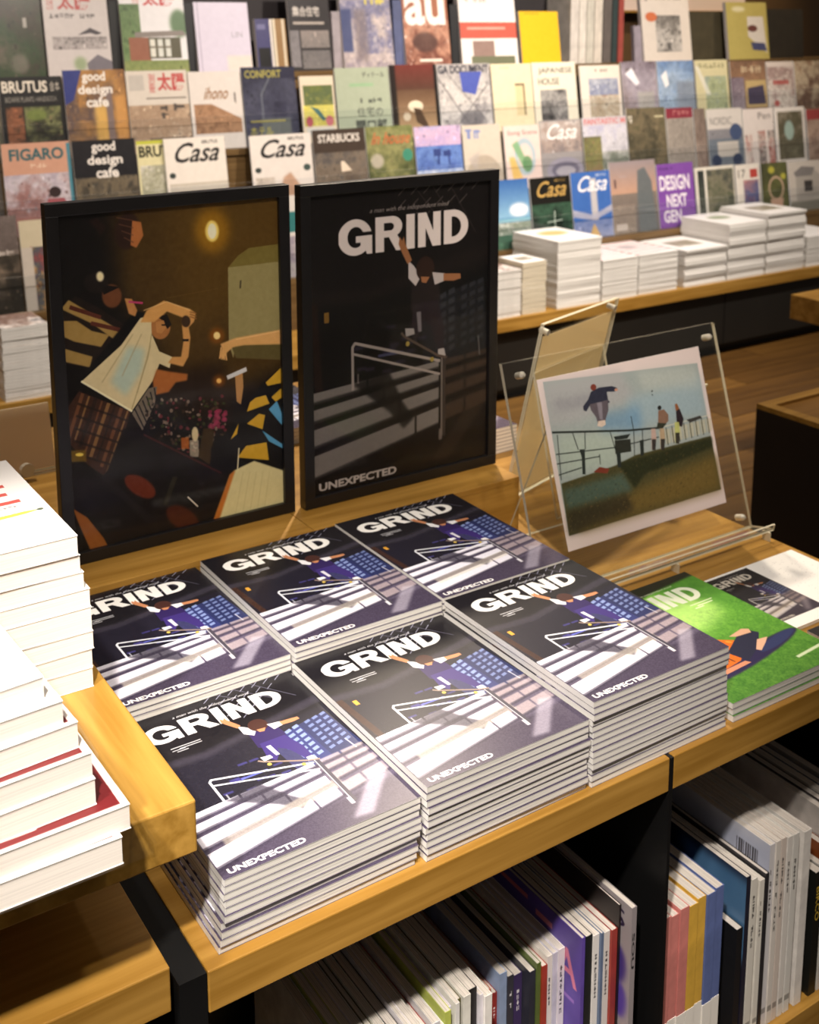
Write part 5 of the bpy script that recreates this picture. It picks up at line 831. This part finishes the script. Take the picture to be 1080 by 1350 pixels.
# top tier: books and magazines standing on the shelf
y1 = RY[1]+.03; S1 = [
 (-26, 60, -30, .012, 'dark magazine with foliage and a round lamp, top tier far left', (40, 42, 30), [('p', 0, 0, 1, 1, [(34, 36, 26), (60, 50, 38), (44, 66, 34), (96, 84, 70)], 5), ('e', .6, .86, .14, .1, (120, 110, 100), .7, 4), ('r', .7, .4, .76, .5, (200, 196, 190), .7)], .02),
 (63, 148, -18, .012, 'grey magazine with red ideographs and snowy roofs, top tier', (196, 188, 186), [('b', '太陽', .22, .06, .74, .26, (190, 70, 66)), ('t', '別冊', .06, .1, .16, .26, (190, 90, 80)), ('m', .08, .3, .8, .36, (90, 84, 84)), ('q', [(.5, .54), (.7, .46), (.88, .52), (.8, .54), (.7, .52)], (70, 64, 70)), ('p', .1, .56, .95, .7, [(120, 110, 112), (176, 168, 166), (90, 84, 84)], 9), ('q', [(.6, .86), (.78, .76), (1, .84), (1, .95), (.62, .95)], (110, 104, 114)), ('e', .5, .86, .1, .08, (120, 150, 90), .7, 4)], .05),
 (164, 249, -18, .012, 'magazine with red ideographs and a wooden house in a garden, top tier', (222, 222, 226), [('b', '太陽', .36, .06, .86, .22, (210, 60, 60)), ('t', '別冊', .2, .06, .3, .22, (214, 110, 100)), ('p', 0, .2, .3, .9, [(70, 104, 50), (110, 140, 80), (60, 90, 44)], 5), ('e', .9, .42, .14, .16, (70, 110, 60), .9, 4), ('q', [(.2, .52), (.95, .5), (1, .56), (.2, .58)], (130, 120, 112)), ('r', .1, .58, .42, .84, (150, 84, 56)), ('r', .4, .58, .9, .82, (84, 80, 56)), ('r', .42, .6, .5, .8, (214, 214, 200)), ('r', .54, .6, .62, .8, (206, 210, 200)), ('r', .66, .6, .74, .8, (206, 210, 200)), ('r', .42, .68, .76, .7, (110, 100, 80)), ('p', 0, .84, 1, 1, [(110, 130, 60), (150, 160, 84)], 6)], .02),
 (262, 333, 3, .05, 'thick pale lilac book leaning on the top tier, glossy cover', (206, 198, 222), [('r', .06, 0, .075, 1, (150, 140, 170)), ('t', 'LIN', .66, .42, .86, .5, (150, 146, 160)), ('r', .54, .76, 1, .98, (222, 210, 196), .9, 3)], .09),
 (341, 363, 25, .02, 'dark blue boxed booklet with white edge, top tier', (56, 54, 110), [('r', .86, 0, 1, 1, (214, 206, 196)), ('r', .1, .1, .6, .2, (110, 110, 160), .8), ('r', .1, .55, .8, 1, (16, 14, 16))], 0),
 (364, 381, 25, .02, 'tan book with cream stripes, top tier', (150, 110, 60), [('r', 0, 0, .2, 1, (214, 200, 170)), ('r', .7, 0, .9, 1, (206, 190, 160))], 0),
 (386, 440, -22, .012, 'charcoal magazine with a grid of small grey photos, top tier', (46, 42, 44), [('b', '集合住宅', .1, .26, .76, .38, (190, 184, 176)), ('r', .1, .44, .86, .47, (170, 160, 150)), ('p', 0, .54, .22, .96, [(110, 106, 110), (130, 126, 130)]), ('p', .26, .54, .95, .74, [(110, 106, 104), (150, 136, 130)], 9), ('p', .26, .77, .95, .98, [(120, 116, 114), (100, 96, 98)])], .02),
 (455, 521, -22, .022, 'pale interior-photo magazine with yellow title, top tier', (150, 140, 160), [('p', 0, .2, 1, 1, [(130, 120, 140), (196, 180, 176), (110, 110, 150), (206, 196, 196)], 4), ('m', .24, .1, .92, .26, (222, 206, 70)), ('r', 0, .3, .2, .8, (54, 66, 120), .9, 2), ('r', .26, .3, .5, .9, (120, 106, 110), .7, 5)], .05),
 (537, 596, -22, .02, 'rust and white magazine with huge white letters, top tier', (170, 96, 62), [('p', 0, .4, 1, 1, [(150, 80, 56), (200, 140, 110), (120, 60, 44), (226, 190, 170)], 4), ('b', 'au', .04, .12, .94, .5, (240, 236, 230)), ('e', .45, .7, .28, .12, (80, 50, 44), .8, 3), ('r', .3, .9, .8, .93, (240, 226, 210))], .03),
 (611, 685, -20, .03, 'white book with an orange-red band around it, top tier', (236, 230, 226), [('m', .1, .16, .5, .22, (140, 130, 126)), ('r', 0, .46, 1, .66, (216, 84, 64)), ('r', .12, .52, .8, .55, (240, 160, 140)), ('r', .2, .69, .58, .96, (150, 120, 110)), ('r', .16, .88, .94, .98, (110, 116, 86))], .04),
 (690, 741, 15, .016, 'bright yellow book leaning on the top tier', (255, 196, 0), [('m', .1, .03, .5, .06, (120, 100, 20))], .06),
 (851, 914, -24, .022, 'white journal with orange disc and black and white portrait, top tier', (226, 216, 204), [('b', 'JOURNALS', .1, .14, .86, .24, (70, 64, 62)), ('p', .28, .42, .8, .88, [(60, 56, 54), (130, 126, 120), (200, 196, 190), (44, 42, 42)], 5), ('e', .2, .44, .12, .06, (226, 110, 60))], .09),
 (963, 1016, 3, .02, 'yellow-ochre book in film with small figures, top tier', (190, 176, 84), [('q', [(.5, .25), (.9, .25), (.95, .9), (.5, .6)], (214, 210, 206)), ('e', .62, .46, .12, .06, (110, 56, 50)), ('q', [(.55, .7), (.9, .72), (.95, .86), (.6, .84)], (64, 70, 120)), ('e', .3, .12, .16, .05, (230, 226, 190), .8, 3)], .06)]
PGX = pages('book_fore_edge', (214, 206, 204), 'Y', 900, .8)
for i, (p0, p1, pt_, t, lb, bg, ops, ln) in enumerate(S1):
    x0 = float(U(p0, 60, 1, y1)[0]); x1 = float(U(p1, 60, 1, y1)[0]); zt = float(U((p0+p1)/2, pt_, 1, y1+.03)[2]); z0 = RZ[1]+.001
    rack_mag('book' if t > .015 else 'magazine', lb, 'book' if t > .015 else 'magazine', x0, x1, y1, z0, (zt-z0)/math.cos(LEAN), t, printed('rack_print', run(ops, bg, 150, 200, i+200), .3), lean=LEAN, group='books standing on the top tier', edge=PGX)
# plain companions on the top tier: (px0, px1, top px, depth offset, thickness, colour, label)
S2 = [(242, 262, 4, .02, .02, (18, 16, 20), 'black book board behind the lilac book, top tier', 'book'), (148, 163, 2, .03, .02, (14, 13, 14), 'black upright board between the two ideograph magazines', 'board'), (441, 454, 15, .02, .02, (150, 140, 144), 'slim grey book between the charcoal and yellow-titled magazines', 'book'),
      (522, 536, 0, .02, .03, (80, 86, 120), 'blue-grey book left of the huge-lettered magazine', 'book'), (597, 610, 6, .02, .02, (24, 24, 26), 'black book with a lime top, right of the huge-lettered magazine', 'book'),
      (752, 763, -20, .01, .2, (198, 190, 182), 'first of the pale spines standing side-on, right of the yellow book', 'book'), (763.5, 773, -20, .01, .2, (206, 198, 188), 'second pale spine standing side-on, right of the yellow book', 'book'), (773.5, 783, -20, .01, .2, (190, 184, 172), 'third pale spine standing side-on, right of the yellow book', 'book'), (783.5, 794, -20, .01, .2, (202, 192, 180), 'fourth pale spine standing side-on, right of the yellow book', 'book'),
      (795, 806, -14, .02, .18, (96, 88, 84), 'grey-brown spine right of the pale spines, top tier', 'book'), (807, 814, -10, .02, .18, (50, 62, 62), 'dark green-grey spine on the top tier', 'book'), (815, 822, -10, .02, .18, (150, 70, 62), 'thin brick-red spine on the top tier', 'book'), (838, 849, 34, .02, .02, (150, 140, 150), 'small striped book beside the white journal', 'book'),
      (912, 962, 15, .06, .03, (66, 60, 44), 'dark olive board left of the ochre book', 'board'), (1008, 1061, 12, .05, .03, (40, 35, 28), 'dark brown board right of the ochre book', 'board')]
for p0, p1, pt_, dy, t, c, lb, cat in S2:
    y = y1+dy; x0 = float(U(p0, 60, 1, y)[0]); x1 = float(U(p1, 60, 1, y)[0]); zt = float(U((p0+p1)/2, pt_, 1, y+.02)[2]); z0 = RZ[1]+.001; h = zt-z0
    m = MB(); w = x1-x0-.002
    if t > .1: m.box(0, 0, 0, w, min(t, .17), h, 0, {'+z': 1})
    else: m.box(0, 0, 0, w, t, h, 0, T=lambda X, Y, Z: (X, Y+.1*Z, Z))
    o = m.build(cat if cat == 'book' else 'display_board', [mat('board_%d_%d_%d' % c, c, .45, var=.08, scale=20), PGX]); o.location = (x0, y, z0); tag(o, lb, cat, 'books standing on the top tier')
# distant shelf glow put into a pale board's colour, and bare dark uprights
o = thing('shelf_glow_board', 'pale board coloured to stand for a glowing display shelf above the rack', 'display board', (float(U(800, 6, 1, 3.9)[0]), 3.9, float(U(900, 14, 1, 3.9)[2])))
m = MB(); m.box(0, 0, 0, 1.1, .03, .5); m.build('board', mat('white_board', (240, 220, 214), .5), o); m = MB(); m.box(-.02, -.01, -.012, 1.12, .035, -.001); m.build('ledge', OAK, o)
bpy.context.view_layer.update()
